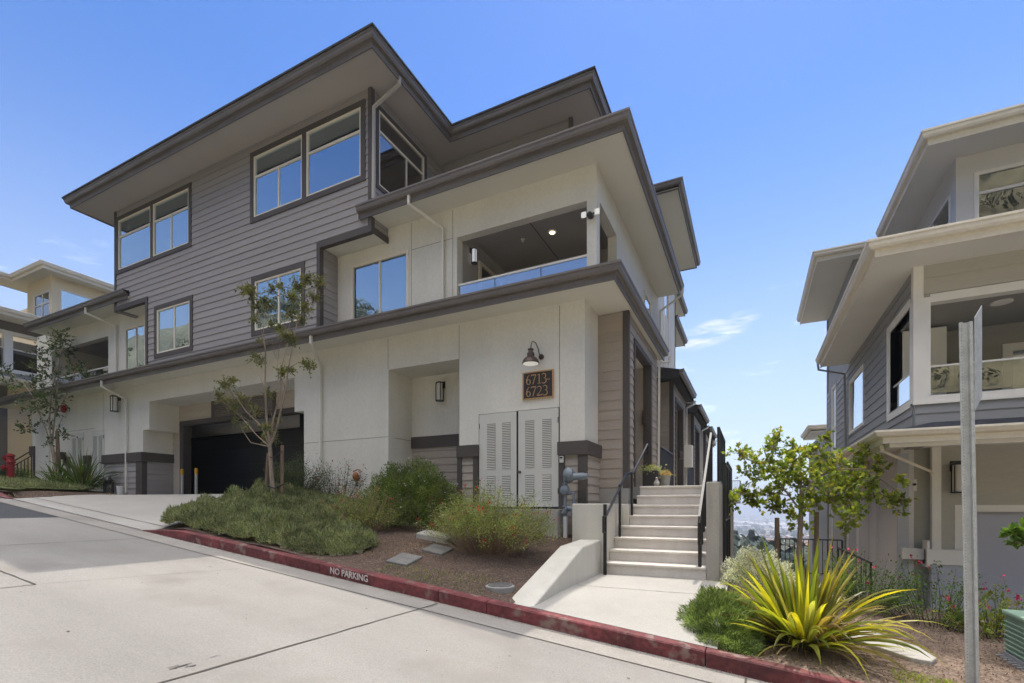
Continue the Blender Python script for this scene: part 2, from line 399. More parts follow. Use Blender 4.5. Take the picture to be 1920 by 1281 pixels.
def struct(o): o['kind'] = 'structure'; return o

def wall(mb, ax, c, sgn, u0, u1, z0, z1, holes=(), th=.2):
    us = sorted({u0, u1, *[h[i] for h in holes for i in (0, 1) if u0 < h[i] < u1]})
    zs = sorted({z0, z1, *[h[i] for h in holes for i in (2, 3) if z0 < h[i] < z1]})
    def solid(i, j):
        if not (0 <= i < len(us)-1 and 0 <= j < len(zs)-1): return False
        uc = (us[i]+us[i+1])/2; zc = (zs[j]+zs[j+1])/2
        return not any(h[0] < uc < h[1] and h[2] < zc < h[3] for h in holes)
    def pt(u, z, d): return (u, c - sgn*d, z) if ax == 'y' else (c - sgn*d, u, z)
    for i in range(len(us)-1):
        for j in range(len(zs)-1):
            if not solid(i, j): continue
            a, b, e, f = us[i], us[i+1], zs[j], zs[j+1]
            mb.quad(pt(a,e,0), pt(b,e,0), pt(b,f,0), pt(a,f,0)); mb.quad(pt(a,e,th), pt(a,f,th), pt(b,f,th), pt(b,e,th))
            if not solid(i-1, j): mb.quad(pt(a,e,0), pt(a,f,0), pt(a,f,th), pt(a,e,th))
            if not solid(i+1, j): mb.quad(pt(b,e,0), pt(b,e,th), pt(b,f,th), pt(b,f,0))
            if not solid(i, j-1): mb.quad(pt(a,e,0), pt(a,e,th), pt(b,e,th), pt(b,e,0))
            if not solid(i, j+1): mb.quad(pt(a,f,0), pt(b,f,0), pt(b,f,th), pt(a,f,th))

def lap(mb, ax, c, sgn, u0, u1, z0, z1, holes=(), ex=.178, lip=.016):
    """lapped boards in front of plane c"""
    def pt(u, z, d): return (u, c + sgn*d, z) if ax == 'y' else (c + sgn*d, u, z)
    z = z0
    while z < z1 - 1e-4:
        zt = min(z + ex, z1)
        cuts = sorted({z, zt, *[h[i] for h in holes for i in (2, 3) if z < h[i] < zt and h[0] < u1 and h[1] > u0]})
        for a, b in zip(cuts[:-1], cuts[1:]):
            zc = (a+b)/2; segs = [(u0, u1)]
            for h in holes:
                if h[2] < zc < h[3]:
                    ns = []
                    for (p, q) in segs:
                        if h[1] <= p or h[0] >= q: ns.append((p, q)); continue
                        if h[0] > p: ns.append((p, h[0]))
                        if h[1] < q: ns.append((h[1], q))
                    segs = ns
            da = .004 + lip*(1-(a-z)/ex); db = .004 + lip*(1-(b-z)/ex)
            for (p, q) in segs:
                mb.quad(pt(p,a,da), pt(q,a,da), pt(q,b,db), pt(p,b,db))
                if a == z: mb.quad(pt(p,a,-.002), pt(q,a,-.002), pt(q,a,da), pt(p,a,da))
                mb.quad(pt(p,a,-.002), pt(p,a,da), pt(p,b,db), pt(p,b,-.002)); mb.quad(pt(q,a,-.002), pt(q,b,-.002), pt(q,b,db), pt(q,a,da))
        z = zt

GUT = [(-.03, -.02), (.0, -.02), (.0, .09), (.03, .10), (.075, .10), (.10, .14), (.105, .19), (.125, .21), (.125, .245), (.105, .245), (.10, .225), (-.03, .225)]
def gutter(parent, path, z, m='gutter_brown', closed=False, prof=None, name='gutter'):
    mb = MB(); mb.sweep(path, [(o, zz + z) for o, zz in (prof or GUT)], closed); return mb.build(name, m, parent)

def window(parent, ax, c, sgn, u0, u1, z0, z1, v=(), h=(), trim='trim_dark', tw=.11, frame='win_frame', glass='glass', blind=0, curtain=None, vz=None, rec=.0, fw=.042, tl=None, tr=None, blindmat='blind_green'):
    """c = wall face; frame stands proud; v = vertical bars (u), h = horizontal bars (z)"""
    f = MB(); c2 = c - sgn * rec
    def bar(a, b, e, g, d1=.022): f.pbox(ax, c2, sgn, a, b, e, g, -.09, d1)
    bar(u0, u0+fw, z0, z1); bar(u1-fw, u1, z0, z1); bar(u0+fw, u1-fw, z0, z0+fw, .020); bar(u0+fw, u1-fw, z1-fw, z1, .020)
    for q in h: bar(u0+fw, u1-fw, q-.026, q+.026, .012)
    top = (h[0]-.026) if (h and vz is None) else (vz if vz else z1-fw)
    for q in v: bar(q-.02, q+.02, z0+fw, top, .008)
    fo = f.build('window', frame, parent)
    g = MB(); g.pbox(ax, c2, sgn, u0+fw-.01, u1-fw+.01, z0+fw-.01, z1-fw+.01, -.022, -.012); g.build('pane', glass, fo)
    if trim:
        t = MB()
        t.pbox(ax, c, sgn, u0-(tl or tw), u0, z0-tw, z1+tw, -.01, .034); t.pbox(ax, c, sgn, u1, u1+(tr or tw), z0-tw, z1+tw, -.01, .034)
        t.pbox(ax, c, sgn, u0, u1, z1, z1+tw, -.01, .033); t.pbox(ax, c, sgn, u0, u1, z0-tw, z0, -.01, .033)
        t.build('window_trim', trim, fo)
    if blind:
        b = MB(); zt = z1-.02; zb = z1 - blind; k = max(2, int(blind/.09)); st = (zt-zb)/k
        for i in range(k): b.pbox(ax, c2, sgn, u0+.03, u1-.03, zb+i*st+.004, zb+(i+1)*st, -.17+.012*(i % 2), -.14)
        b.build('blind', blindmat, fo)
    if curtain:
        for (a, b_) in curtain:
            m = MB(); n = int(abs(b_-a)/.03)+2
            pts = [(a+(b_-a)*i/n, .2+.022*math.sin(i*1.3)+.012*math.sin(i*.7+a)) for i in range(n+1)]
            for (p, q) in zip(pts[:-1], pts[1:]):
                def pp(u, d, z): return (u, c2-sgn*d, z) if ax == 'y' else (c2-sgn*d, u, z)
                m.quad(pp(p[0],p[1],z0), pp(q[0],q[1],z0), pp(q[0],q[1],z1-.1), pp(p[0],p[1],z1-.1))
            m.build('curtain', 'curtain', fo, smooth=True)
    return fo
HOLE = lambda u0, u1, z0, z1: (u0+.02, u1-.02, z0+.02, z1-.02)

def downspout(parent, pts, m='stucco', r=.032):
    mb = MB(); mb.tube(pts, r, 4, sq=True); return mb.build('downspout', m, parent)

def leaves_np(centers, dirs, ups, lens, wids):
    """array of folded diamond leaves -> verts, faces"""
    n = len(centers); c = np.asarray(centers); d = np.asarray(dirs); u = np.asarray(ups)
    d = d/np.linalg.norm(d, axis=1)[:, None]; s = np.cross(d, u); s /= (np.linalg.norm(s, axis=1)[:, None]+1e-9)
    l = np.asarray(lens)[:, None]; wd = np.asarray(wids)[:, None]
    v = np.stack([c, c + d*l*.45 + s*wd*.5, c + d*l, c + d*l*.45 - s*wd*.5], 1).reshape(-1, 3)
    f = np.arange(n*4).reshape(-1, 4)
    return v, f
def add_np(mb, v, f):
    i = len(mb.v); mb.v += v.tolist(); mb.f += (f+i).tolist()
rng = np.random.default_rng(11)
def rdir(n, up=0.0):
    d = rng.normal(size=(n, 3)); d /= np.linalg.norm(d, axis=1)[:, None]; d[:, 2] += up
    return d/np.linalg.norm(d, axis=1)[:, None]

# ------------------------------------------------------------------ ground levels
def zr(x):
    if x > -14.8: return -1.56 - .115*x
    return -1.56 + .115*14.8 + .06*(-14.8 - x)
def zk(x): return zr(x) + .15
def ss(t): t = max(0, min(1, t)); return t*t*(3-2*t)
def zbed(x, y):
    if x < -9.4: zw = np.interp(x, [-26, -18.5, -10.5, -9.4], [.90, .36, .33, .3])
    else: zw = np.interp(x, [-9.4, -7.5, -5, -3.4, -2.3], [.28, .05, -.2, -.5, -.75])
    t = max(0, min(1, (y-5.08)/(9-5.08))); return zk(x)*(1-t) + float(zw)*t + .03*noise.noise((x*1.1, y*1.1, 0))
def zdrive(x, y):
    t = ss((y-4.95)/4.2); base = zr(x)+.02 if x > -14.8 else zr(x)+.02
    return base*(1-t) + .35*t
def zright(x, y):
    base = -1.43 - .11*x
    if y > 10.5: base -= .16*(y-10.5)
    return base + .02*noise.noise((x*1.3, y*1.3, 3))

def grid(name, xs, ys, zf, m, parent=None, skirt=0):
    mb = MB(); nx, ny = len(xs), len(ys)
    mb.v = [(x, y, zf(x, y)) for y in ys for x in xs]
    mb.f = [(j*nx+i, j*nx+i+1, (j+1)*nx+i+1, (j+1)*nx+i) for j in range(ny-1) for i in range(nx-1)]
    return mb.build(name, m, parent, smooth=True)
lin = lambda a, b, n: [a+(b-a)*i/(n-1) for i in range(n)]

# terrain, one sheet to the horizon
def zter(x, y):
    d = math.hypot(x, y)
    prof = float(np.interp(d, [0, 18, 35, 100, 300, 1000, 3000, 9000, 30000], [-1.9, -2.4, -6, -14.5, -30, -60, -82, -110, -140]))
    north = prof
    # uphill side behind the camera
    hx = np.interp(x, [-200, -100, -40, -12, 6, 20, 60], [58, 52, 26, 18, 30, 62, 85])
    yy = max(0, -y-6)
    hill = zr(max(-40, min(40, x))) - .12 + float(hx)*ss(yy/75) + (1.6*noise.noise((x*.06, y*.06, 1)) if yy > 4 else 0)
    k = ss((y+7)/4) if y < 5 else 1
    if y < 5.6 and d < 60: return hill if y < -7 else min(zr(max(-60, min(40, x)))-.15, hill)
    if y < 5.6: return hill*(1-ss((y+60)/65)) + (zr(max(-60,min(40,x)))-.15)*ss((y+60)/65)
    near = min(zk(max(-60, min(40, x)))-.35, prof+0)
    if x < -2.3 and y < 60:
        t = ss((y-22)/38); return (min(zk(max(-60, x)), .2)-.5)*(1-t) + prof*t
    return north if y > 9 else (zk(max(-60, min(40, x)))-.4)*(1-ss((y-5.6)/3.4)) + min(north, zk(min(40,x))-.4)*ss((y-5.6)/3.4)
ax_ = [0, 2, 4, 5.5, 7, 9, 12, 16, 22, 30, 42, 60, 85, 120, 180, 300, 500, 900, 1700, 3500, 8000, 18000, 30000]
gx = sorted({-a for a in ax_} | set(ax_)); gy = gx
def zter2(x, y):
    if abs(x) < 70 and -7.2 < y < 5.2: return zr(max(-60, min(40, x))) - .15
    return zter(x, y)
t_ = grid('terrain', gx, sorted(set(gy) | {-6.5, -8, -20, -36, -50, -70, 5.2, 6}), zter2, 'terrain'); struct(t_)

# road
xs = lin(-60, 40, 101)
struct(grid('road', [x for x in xs if x >= -11.7] and lin(-11.7, 40, 53), lin(-7, 4.53, 6), lambda x, y: zr(x), 'concrete_road'))
struct(grid('asphalt_road', lin(-60, -11.7, 40), lin(-7, 4.53, 4), lambda x, y: zr(x) , 'asphalt'))
struct(grid('gutter_pan', lin(-60, 40, 101), [4.53, 4.73, 4.96], lambda x, y: zr(x) + (.004 if y < 4.6 else (-.006 if y < 4.8 else .0)), 'concrete_gutter'))
def strip(p0, p1, wd, zf, off=.004, n=24, jit=.006):
    mb = MB(); p0 = Vector(p0); p1 = Vector(p1); d = (p1-p0).normalized(); s = Vector((-d.y, d.x)); prev = None
    for i in range(n+1):
        p = p0 + (p1-p0)*i/n + s*random.uniform(-jit, jit); h = wd*random.uniform(.35, .65)
        a, b = p+s*h, p-s*h; cur = ((a.x, a.y, zf(a.x, a.y)+off), (b.x, b.y, zf(b.x, b.y)+off))
        if prev: mb.quad(prev[0], prev[1], cur[1], cur[0])
        prev = cur
    return mb
jm = MB()
zrf = lambda x, y: zr(x)
for (a, b, wd) in (((-8.95, 4.5), (-9.1, -6.9), .012), ((-6.57, 2.35), (-6.57, -6.9), .016), ((-6.57, 2.35), (-11.6, 2.3), .016), ((-3.38, 4.88), (-3.75, -6.9), .02), ((-.05, 4.9), (-.3, -6.9), .016), ((3.2, 4.9), (3, -6.9), .016), ((-40, 4.53), (9, 4.53), .016), ((-6.57, 2.4), (-6.2, 4.3), .005)):
    s_ = strip(a, b, wd, zrf, .005, 60); i = len(jm.v); jm.v += s_.v; jm.f += [tuple(q+i for q in f) for f in s_.f]
# cracked chips beside the joint
for k in range(7):
    y = 2.0 + random.uniform(-.0, .5); x = -3.64 + random.uniform(-.02, .05)-.12*abs(y-2.2); l = random.uniform(.03, .10)
    s_ = strip((x, y), (x+random.uniform(-.012, .012), y+l), random.uniform(.004, .012), zrf, .006, 4); i = len(jm.v); jm.v += s_.v; jm.f += [tuple(q+i for q in f) for f in s_.f]
struct(jm.build('expansion_joints', 'joint_dark'))
# tar marks and litter spots on the concrete
sp = MB()
for k in range(26):
    x, y = random.uniform(-8, 1.5), random.uniform(1.2, 4.3); r = random.uniform(.004, .014); z = zr(x)+.006
    a0 = random.random()*3; el = random.uniform(.3, .8)
    sp.quad(*[(x+r*math.cos(a0+t)*1.3, y+r*el*math.sin(a0+t), z-.115*(r*math.cos(a0+t)*1.3)) for t in (0, 1.2, 2.3, 3.4, 4.6, 5.5)])
struct(sp.build('road_stains', 'joint_dark'))

# kerb: red painted, with a run of dropped kerb at the driveway
KP = [(-.0, -.05), (.0, .135), (.012, .15), (.14, .15), (.155, .148), (.155, -.1)]
def kerb(x0, x1, drop0=False, drop1=False, label=''):
    mb = MB(); n = max(2, int((x1-x0)/.5)+1); xs_ = lin(x0, x1, n); m = len(KP)
    for x in xs_:
        k = 1.0
        if drop0: k = ss((x-x0)/1.0)
        if drop1: k = min(k, ss((x1-x)/1.0))
        for (o, z) in KP: mb.v.append((x, 4.935+o, zr(x)+(z*max(.08, k) if z > 0 else z)))
    for i in range(n-1):
        for j in range(m-1): a = i*m+j; b = (i+1)*m+j; mb.f.append((a, b, b+1, a+1))
    mb.f.append(tuple(range(m))); mb.f.append(tuple((n-1)*m+j for j in reversed(range(m))))
    return mb
segs = [(-9.75, -7.6), (-7.59, -5.4), (-5.39, -3.42), (-3.41, -2.75), (-2.74, -.4), (-.39, 1.9), (1.91, 4.2), (4.21, 9)]
mbk = MB()
for i, (a, b) in enumerate(segs):
    s_ = kerb(a, b, drop0=(i == 0)); q0 = len(mbk.v); mbk.v += s_.v; mbk.f += [tuple(q+q0 for q in f) for f in s_.f]
kerb_o = struct(mbk.build('kerb', 'red_paint', None))
mbk = kerb(-60, -15.2, drop1=True); struct(mbk.build('kerb_beyond_driveway', 'red_paint'))
def text_mesh(name, txt, size, m, parent, mw, ext=.002):
    cu = bpy.data.curves.new(name, 'FONT'); cu.body = txt; cu.size = size; cu.extrude = ext; cu.offset = .002; cu.resolution_u = 3
    tmp = bpy.data.objects.new('tmp', cu); C.objects.link(tmp)
    bpy.context.view_layer.update()
    me = bpy.data.meshes.new_from_object(tmp.evaluated_get(bpy.context.evaluated_depsgraph_get()))
    bpy.data.objects.remove(tmp); me.name = name
    for v in me.vertices: v.co = Vector(mw(v.co))
    me.materials.clear(); me.materials.append(MAT[m])
    o = bpy.data.objects.new(name, me); C.objects.link(o)
    if parent is not None:
        o.parent = parent; org = ORG[parent.name]
        for v in me.vertices: v.co -= org
    return o
def npm(co):
    x = -5.20 + co.x*1.0; return (x, 4.935 - .0035 - co.z, zr(x) + .042 + co.y*1.1)
text_mesh('kerb_lettering', 'NO PARKING', .112, 'letter_paint', kerb_o, npm, .0015)
# stencil bridges of the lettering
br = MB()
for xx in (-5.045, -4.925, -4.78, -4.66, -4.50, -4.38, -4.30): br.box(xx, xx+.008, 4.9285, 4.9345, zr(xx)+.03, zr(xx)+.145)

# driveway
dm = MB(); nyd = 18
ysd = [4.935] + lin(4.95, 9.97, nyd-1); nxd = 20
for y in ysd:
    t = (y-4.95)/5.02; xl = np.interp(y, [4.95, 7.5, 9, 9.97], [-14.9, -17.2, -18.2, -18.4]); xr = np.interp(y, [4.95, 6, 9.97], [-9.6, -10.0, -10.3])
    for i in range(nxd):
        x = xl+(xr-xl)*i/(nxd-1); dm.v.append((x, y, zdrive(x, y) if y > 4.94 else zr(x)+.012))
dm.f = [(j*nxd+i, j*nxd+i+1, (j+1)*nxd+i+1, (j+1)*nxd+i) for j in range(nyd-1) for i in range(nxd-1)]
struct(dm.build('driveway', 'concrete', smooth=True))
dj = strip((-9.9, 5.35), (-15.2, 5.35), .02, zdrive, .006, 30)
struct(dj.build('driveway_joint', 'joint_dark'))

# planting beds
def zbededge(x, y):
    t = max(0, min(1, (y-5.08)/1.5)); z = zbed(x, y) - .145*(1-ss((x+9.75)/1.0))*(1-t)
    xr = float(np.interp(y, [4.95, 6, 9.97], [-9.6, -10.0, -10.3]))
    return z if x > xr+.35 else (max(z, zdrive(x, y)+.004) if x > xr+.02 else min(z, zdrive(x, y)-.012))
def bedgrid(name, xs, ys, zf, m): return struct(grid(name, xs, ys, zf, m))
bedgrid('planting_bed', lin(-10.4, -2.5, 60), lin(5.06, 9.1, 34), zbededge, 'mulch')
bedgrid('planting_bed_beyond_driveway', lin(-30, -14.5, 40), lin(5.06, 9.1, 12), lambda x, y: zbed(x, y) - (.4 if x > np.interp(y, [4.95, 7.5, 9, 9.97], [-14.9, -17.2, -18.2, -18.4]) else 0), 'mulch')
bedgrid('planting_bed_by_neighbour', lin(-.36, 14, 70), lin(5.06, 26, 70), zright, 'mulch_dry')

# walkway with a joint, and its steps
wk = MB(); wk.v = []
xs_, ys_ = lin(-2.27, -.3, 8), lin(5.09, 7.9, 8)
def zwalk(x, y):
    t = ss((y-5.09)/1.1); return (zk(x)+.002)*(1-t) + (-1.11)*t
struct(grid('walkway', xs_, ys_, zwalk, 'concrete'))
struct(strip((-2.2, 6.55), (-.6, 6.55), .012, zwalk, .005, 16).build('walkway_joint', 'joint_dark'))

# ------------------------------------------------------------------ concrete staircase
st = thing('concrete_staircase', 'pale concrete staircase of eight steps rising to the front doors', 'staircase', (-1.4, 8.9, -1.11))
RIS = 1.51/8; TR = .314
for k in range(8):
    y0 = 7.85 + TR*k; z1 = -1.11 + RIS*(k+1); xl = -2.17 if k < 4 else -2.04
    mb = MB(); y1 = y0 + TR + .02 if k < 7 else y0+.5
    prof = [(y0+.025, -1.3), (y0+.025, z1-.05), (y0, z1-.03), (y0, z1-.008), (y0+.012, z1), (y1, z1), (y1, -1.3)]
    mb.extr([(xl, a, b) for a, b in prof], (-.62-xl, 0, 0))
    mb.build('step', 'concrete_step', st)
lw = MB()
lw.extr([(-2.6, 5.12, -1.5), (-2.6, 5.12, -1.15), (-2.6, 6.95, -.60), (-2.6, 7.9, -.56), (-2.6, 7.9, -1.5)], (.36, 0, 0))
o = lw.build('retaining_wall', 'concrete_cream', None, bevel=.02); tag(o, 'low concrete side wall left of the stairs, sloping down to the red kerb', 'low wall'); rebase(o, (-2.42, 6.5, -1.5))
lw = MB(); lw.box(-2.74, -2.175, 7.9, 9.1, -1.5, .04); lw.box(-2.74, -2.045, 9.1, 9.94, -1.4, .04)
o = lw.build('retaining_wall', 'concrete_cream', None, bevel=.015); tag(o, 'taller concrete block wall left of the stairs, behind the handrail', 'low wall'); rebase(o, (-2.45, 8.9, -1.5))
lw = MB(); lw.box(-.615, -.435, 7.85, 14.2, -1.6, .36)
o = lw.build('retaining_wall', 'board_concrete', None, bevel=.01); tag(o, 'board marked concrete wall along the right side of the stairs', 'low wall'); rebase(o, (-.48, 11, -1.6))
ld = MB(); ld.box(-2.27, -.62, 10.36, 33, .15, .4); struct(ld.build('landing_path', 'concrete'))

# handrails
hr = thing('handrail', 'black metal handrail on the left side of the stairs', 'handrail', (-2.1, 8.5, -1.1))
def post(par, x, y, z0, z1, r=.02):
    mb = MB(); mb.box(x-r, x+r, y-r, y+r, z0, z1); return mb.build('post', 'black_metal', par)
post(hr, -2.13, 7.76, -1.12, .03, .024); post(hr, -2.1, 8.62, -.55, .38); post(hr, -2.0, 9.12, -.17, .63)
mb = MB(); mb.tube([(-2.13, 7.84, -.15), (-2.08, 9.05, .60), (-2.04, 9.35, .62), (-1.98, 10.5, 1.30), (-1.97, 10.56, 1.26), (-1.97, 10.56, 1.08)], .022, 6); mb.build('rail', 'black_metal', hr, smooth=True)
mb = MB(); mb.tube([(-2.13, 7.84, -.15), (-2.13, 7.66, -.17), (-2.13, 7.66, -.42), (-2.13, 7.78, -.42)], .02, 6); mb.build('end_loop', 'black_metal', hr, smooth=True)
hr = thing('handrail', 'black barred stair guard with a top rail painted pale as if sunlit, right of the steps', 'handrail', (-.7, 8.5, -1.1))
def rz(y): return -.17 + (y-7.9)*(1.42+.17)/(10.3-7.9)
mb = MB(); mb.extr([(-.735, 7.88, rz(7.88)), (-.735, 10.3, rz(10.3)), (-.735, 10.3, rz(10.3)+.03), (-.735, 7.88, rz(7.88)+.03)], (.036, 0, 0)); mb.build('rail', 'grey_lit_metal', hr)
mb = MB(); mb.tube([(-.71, 7.9, rz(7.9)), (-.71, 7.78, rz(7.8)-.02), (-.71, 7.78, rz(7.8)-.33), (-.71, 7.9, rz(7.9)-.33)], .022, 6); mb.build('end_loop', 'black_metal', hr)
post(hr, -.71, 7.93, -1.12, rz(7.93), .025); post(hr, -.71, 9.1, -.6, rz(9.1)); post(hr, -.71, 10.3, .0, 1.45)
y = 8.15
while y < 10.25:
    if abs(y-9.1) > .05:
        mb = MB(); zz = -1.11+RIS*(int((y-7.85)/TR)+1); mb.box(-.722, -.70, y-.01, y+.01, zz+.12, rz(y)+.004); mb.build('baluster', 'black_metal', hr)
    y += .115
def guard(label, x, y0, y1, zt, zb, zpost, axis='y'):
    g = thing('guard_railing', label, 'railing', (x, y0, zb), 'black guard railings beside the path')
    def bx(a0, a1, w0, w1, z0, z1, nm, m='black_metal'):
        mb = MB()
        if axis == 'y': mb.box(x+w0, x+w1, a0, a1, z0, z1)
        else: mb.box(a0, a1, x+w0, x+w1, z0, z1)
        return mb.build(nm, m, g)
    bx(y0, y1, -.025, .025, zt-.03, zt, 'rail'); bx(y0+.03, y1-.03, -.015, .015, zb+.05, zb+.08, 'bottom_rail')
    n = max(1, round((y1-y0)/1.2))
    for i in range(n+1):
        yy = y0+(y1-y0)*i/n; bx(yy-.025, yy+.025, -.022, .022, zpost, zt-.03, 'post')
    yy = y0+.11
    while yy < y1-.05:
        bx(yy-.009, yy+.009, -.009, .009, zb+.08, zt-.03, 'baluster'); yy += .11
guard('tall black barred guard railing at the top right of the stairs', -.56, 9.85, 12.0, 1.47, .4, .3)
guard('lower black barred guard railing on tall posts outside the stair wall', -.40, 8.6, 10.5, .70, -.30, -1.1)
guard('black guard railing across the far end of the front door path', 31, -2.2, -.6, 1.47, .4, .35, 'x')
guard('narrow black guard railing right of the path beyond the stairs', -.62, 15, 18, 1.25, .2, -1.0)

# ------------------------------------------------------------------ main building
B = thing('apartment_building', 'large three storey stucco and dark lap sided building with deep eaves, left of the stairs', 'building', (-12, 12, 0))
stu = lambda n='stucco_wall': n
G0, G1 = -.9, 4.0
# ground floor front
m = MB()
wall(m, 'y', 9.05, -1, -25.6, -2.88, G0, G1, [(-17.85, -10.46, -2, 2.48), (-17.5, -10.81, 2.47, 3.38), (-7.67, -5.71, -2, 3.2), (-5.22, -3.39, -.02, 1.95)], .25)
# garage recess and niche returns
m.quad((-17.85, 9.3, -.5), (-17.85, 9.98, -.5), (-17.85, 9.98, 2.48), (-17.85, 9.3, 2.48))
m.box(-17.86, -17.5, 9.302, 9.98, 2.482, 3.39); m.quad((-10.46, 9.3, -.5), (-10.46, 9.3, 2.48), (-10.46, 9.98, 2.48), (-10.46, 9.98, -.5))
m.box(-10.81, -10.45, 9.302, 9.98, 2.482, 3.39)
m.quad((-17.5, 9.3, 3.385), (-10.81, 9.3, 3.385), (-10.81, 9.98, 3.385), (-17.5, 9.98, 3.385))
m.box(-7.9, -7.672, 9.302, 9.95, G0, 3.25); m.box(-5.708, -5.5, 9.302, 9.95, G0, 3.25); m.quad((-7.67, 9.3, 3.204), (-5.71, 9.3, 3.204), (-5.71, 9.96, 3.204), (-7.67, 9.96, 3.204))
m.box(-7.9, -5.5, 9.95, 10.1, 1.7, 3.25)
# pillar return
m.quad((-2.88, 9.3, 1.24), (-2.88, 9.95, 1.24), (-2.88, 9.95, G1), (-2.88, 9.3, G1))
m.build('stucco_wall', 'stucco', B)
# left end wall of the ground floor
m = MB(); m.box(-25.6, -25.4, 9.302, 22, G0, G1); m.build('end_wall', 'stucco', B)
# stucco control joints
m = MB()
def vj(x, z0, z1, y=9.05): m.box(x-.006, x+.006, y-.003, y+.02, z0, z1)
def hj(x0, x1, z, y=9.05): m.box(x0, x1, y-.003, y+.02, z-.006, z+.006)
vj(-3.395, 1.96, 3.94); vj(-5.715, 1.3, 3.94); vj(-7.68, 3.21, 3.94); hj(-10.45, -7.67, 1.63); hj(-10.45, -7.67, .51); vj(-20.3, 1.9, 3.94); hj(-24.6, -20.9, 2.75)
vj(-5.88, 5.85, 6.48); vj(-7.0, 4.4, 6.48); hj(-7.0, -5.88, 5.86); vj(-5.88, 4.3, 5.85)
m.box(-7.673, -7.667, 9.31, 9.94, 1.624, 1.636)
m.build('stucco_joint', 'stucco_joint', B)
# niche lower siding + band, base bands
s = MB(); lap(s, 'y', 9.95, -1, -7.67, -5.71, -.6, 1.46); s.box(-7.9, -5.5, 9.952, 10.1, -.9, 1.69)
lap(s, 'y', 9.03, -1, -5.71, -5.22, -.6, 1.06, ex=.165); lap(s, 'y', 9.03, -1, -3.39, -2.88, -.7, 1.0, ex=.165)
lap(s, 'x', -2.86, 1, 9.03, 9.95, -.4, 1.0, ex=.165)
s.box(-2.89, -2.86, 9.03, 9.95, -.7, 1.24)
s.build('lower_siding', 'siding_brown', B)
t = MB(); t.box(-7.67, -5.71, 9.90, 9.95, 1.44, 1.72); t.box(-5.73, -5.20, 8.96, 9.05, 1.05, 1.30); t.box(-3.41, -2.80, 8.955, 9.05, .99, 1.25); t.box(-2.88, -2.80, 9.05, 9.95, .99, 1.25)
for (a, b) in ((-5.73, -5.62), (-5.33, -5.215), (-3.395, -3.27), (-3.0, -2.83)): t.box(a, b, 8.985, 9.049, -.7, 1.05 if a < -5 else .99)
t.box(-2.86, -2.835, 9.0, 9.1, -.7, .99)
t.box(-20.25, -17.80, 8.97, 9.05, 1.46, 1.76); t.box(-17.85, -17.78, 9.05, 9.98, 1.46, 1.76); t.box(-18.15, -17.80, 8.985, 9.049, .2, 1.46); t.box(-17.845, -17.81, 9.05, 9.15, .2, 1.46)
for a in (-22.9, -21.5): t.box(a, a+.35 if a < -22 else a+.4, 8.96, 9.05, 1.5, 1.8); t.box(a+.22, a+.34, 8.985, 9.049, .5, 1.5)
t.box(-25.62, -25.25, 8.96, 9.05, 2.0, 2.35); t.box(-25.4, -25.28, 8.985, 9.049, .5, 2.0)
build_split(t, 'trim_band', 'trim_dark', B)
s = MB(); lap(s, 'y', 9.03, -1, -20.2, -17.85, .2, 1.48, ex=.19); lap(s, 'x', -17.83, 1, 9.03, 9.98, .3, 1.48, ex=.19); s.box(-17.86, -17.83, 9.03, 9.98, .2, 1.46)
s.build('lower_siding', 'siding_grey', B)
# back wall of garage recess (siding), opening
s = MB(); GO = (-17.25, -10.5, -.5, 2.72)
wall(s, 'y', 9.98, -1, -17.86, -10.44, -.5, 3.45, [GO], .15); lap(s, 'y', 9.98, -1, -17.85, -10.45, .3, 3.39, [GO, (-15.6, -12.75, 2.72, 3.44)], ex=.22)
s.build('garage_surround', 'siding_beige', B)
t = MB(); t.box(-17.40, -17.2, 9.93, 10.2, .3, 2.72); t.box(-17.4, -10.4, 9.93, 10.2, 2.70, 2.86); t.box(-15.7, -15.58, 9.93, 9.97, 2.86, 3.39); t.box(-12.8, -12.68, 9.93, 9.97, 2.86, 3.39); build_split(t, 'garage_frame', 'trim_dark', B)
v = MB()
for k in range(8):
    z = 2.88 + k*.06; v.extr([(-15.58, 9.93, z), (-15.58, 9.96, z+.05), (-15.58, 9.968, z+.045), (-15.58, 9.938, z-.005)], (2.78, 0, 0))
v.build('vent_louvre', 'far_brown', B)
# garage interior
g = MB(); g.quad((-20, 10.1, .36), (-10.2, 10.1, .36), (-10.2, 22, .36), (-20, 22, .36)); g.build('garage_floor', 'concrete', B)
g = MB(); g.quad((-20, 10.14, 3.4), (-20, 22, 3.4), (-9, 22, 3.4), (-9, 10.14, 3.4)); g.quad((-20, 22, .3), (-9, 22, .3), (-9, 22, 3.4), (-20, 22, 3.4)); g.quad((-20, 10.14, .3), (-20, 22, .3), (-20, 22, 3.4), (-20, 10.14, 3.4)); g.quad((-9, 10.14, .3), (-9, 10.14, 3.4), (-9, 22, 3.4), (-9, 22, .3))
g.box(-17.2, -10.2, 12.2, 12.4, 2.35, 3.4); g.build('garage_interior', 'garage_wall', B)
gd = MB(); gd.box(-10.3, -19.9, 11.42, 11.5, 2.57, 3.39); gd.build('garage_header', 'room_pale', B)
gd = MB(); gd.box(-19.9, -13.2, 11.3, 11.38, .37, 2.5)
for k in range(4): gd.box(-19.9, -13.2, 11.285, 11.3, .4+k*.53, .88+k*.53)
gdo = gd.build('garage_door', 'garage_black', B)
gd = MB(); gd.box(-13.2, -13.05, 11.25, 11.4, .37, 3.4); gd.box(-19.9, -13.2, 11.25, 11.4, 2.5, 2.56); gd.build('door_track', 'black_metal', gdo)
tl = thing('tube_light', 'lit fluorescent tube light under the garage ceiling', 'light', (-13.6, 12, 3.1))
mb = MB(); mb.box(-14.9, -13.4, 11.95, 12.1, 3.12, 3.18); mb.build('housing', 'white_paint', tl)
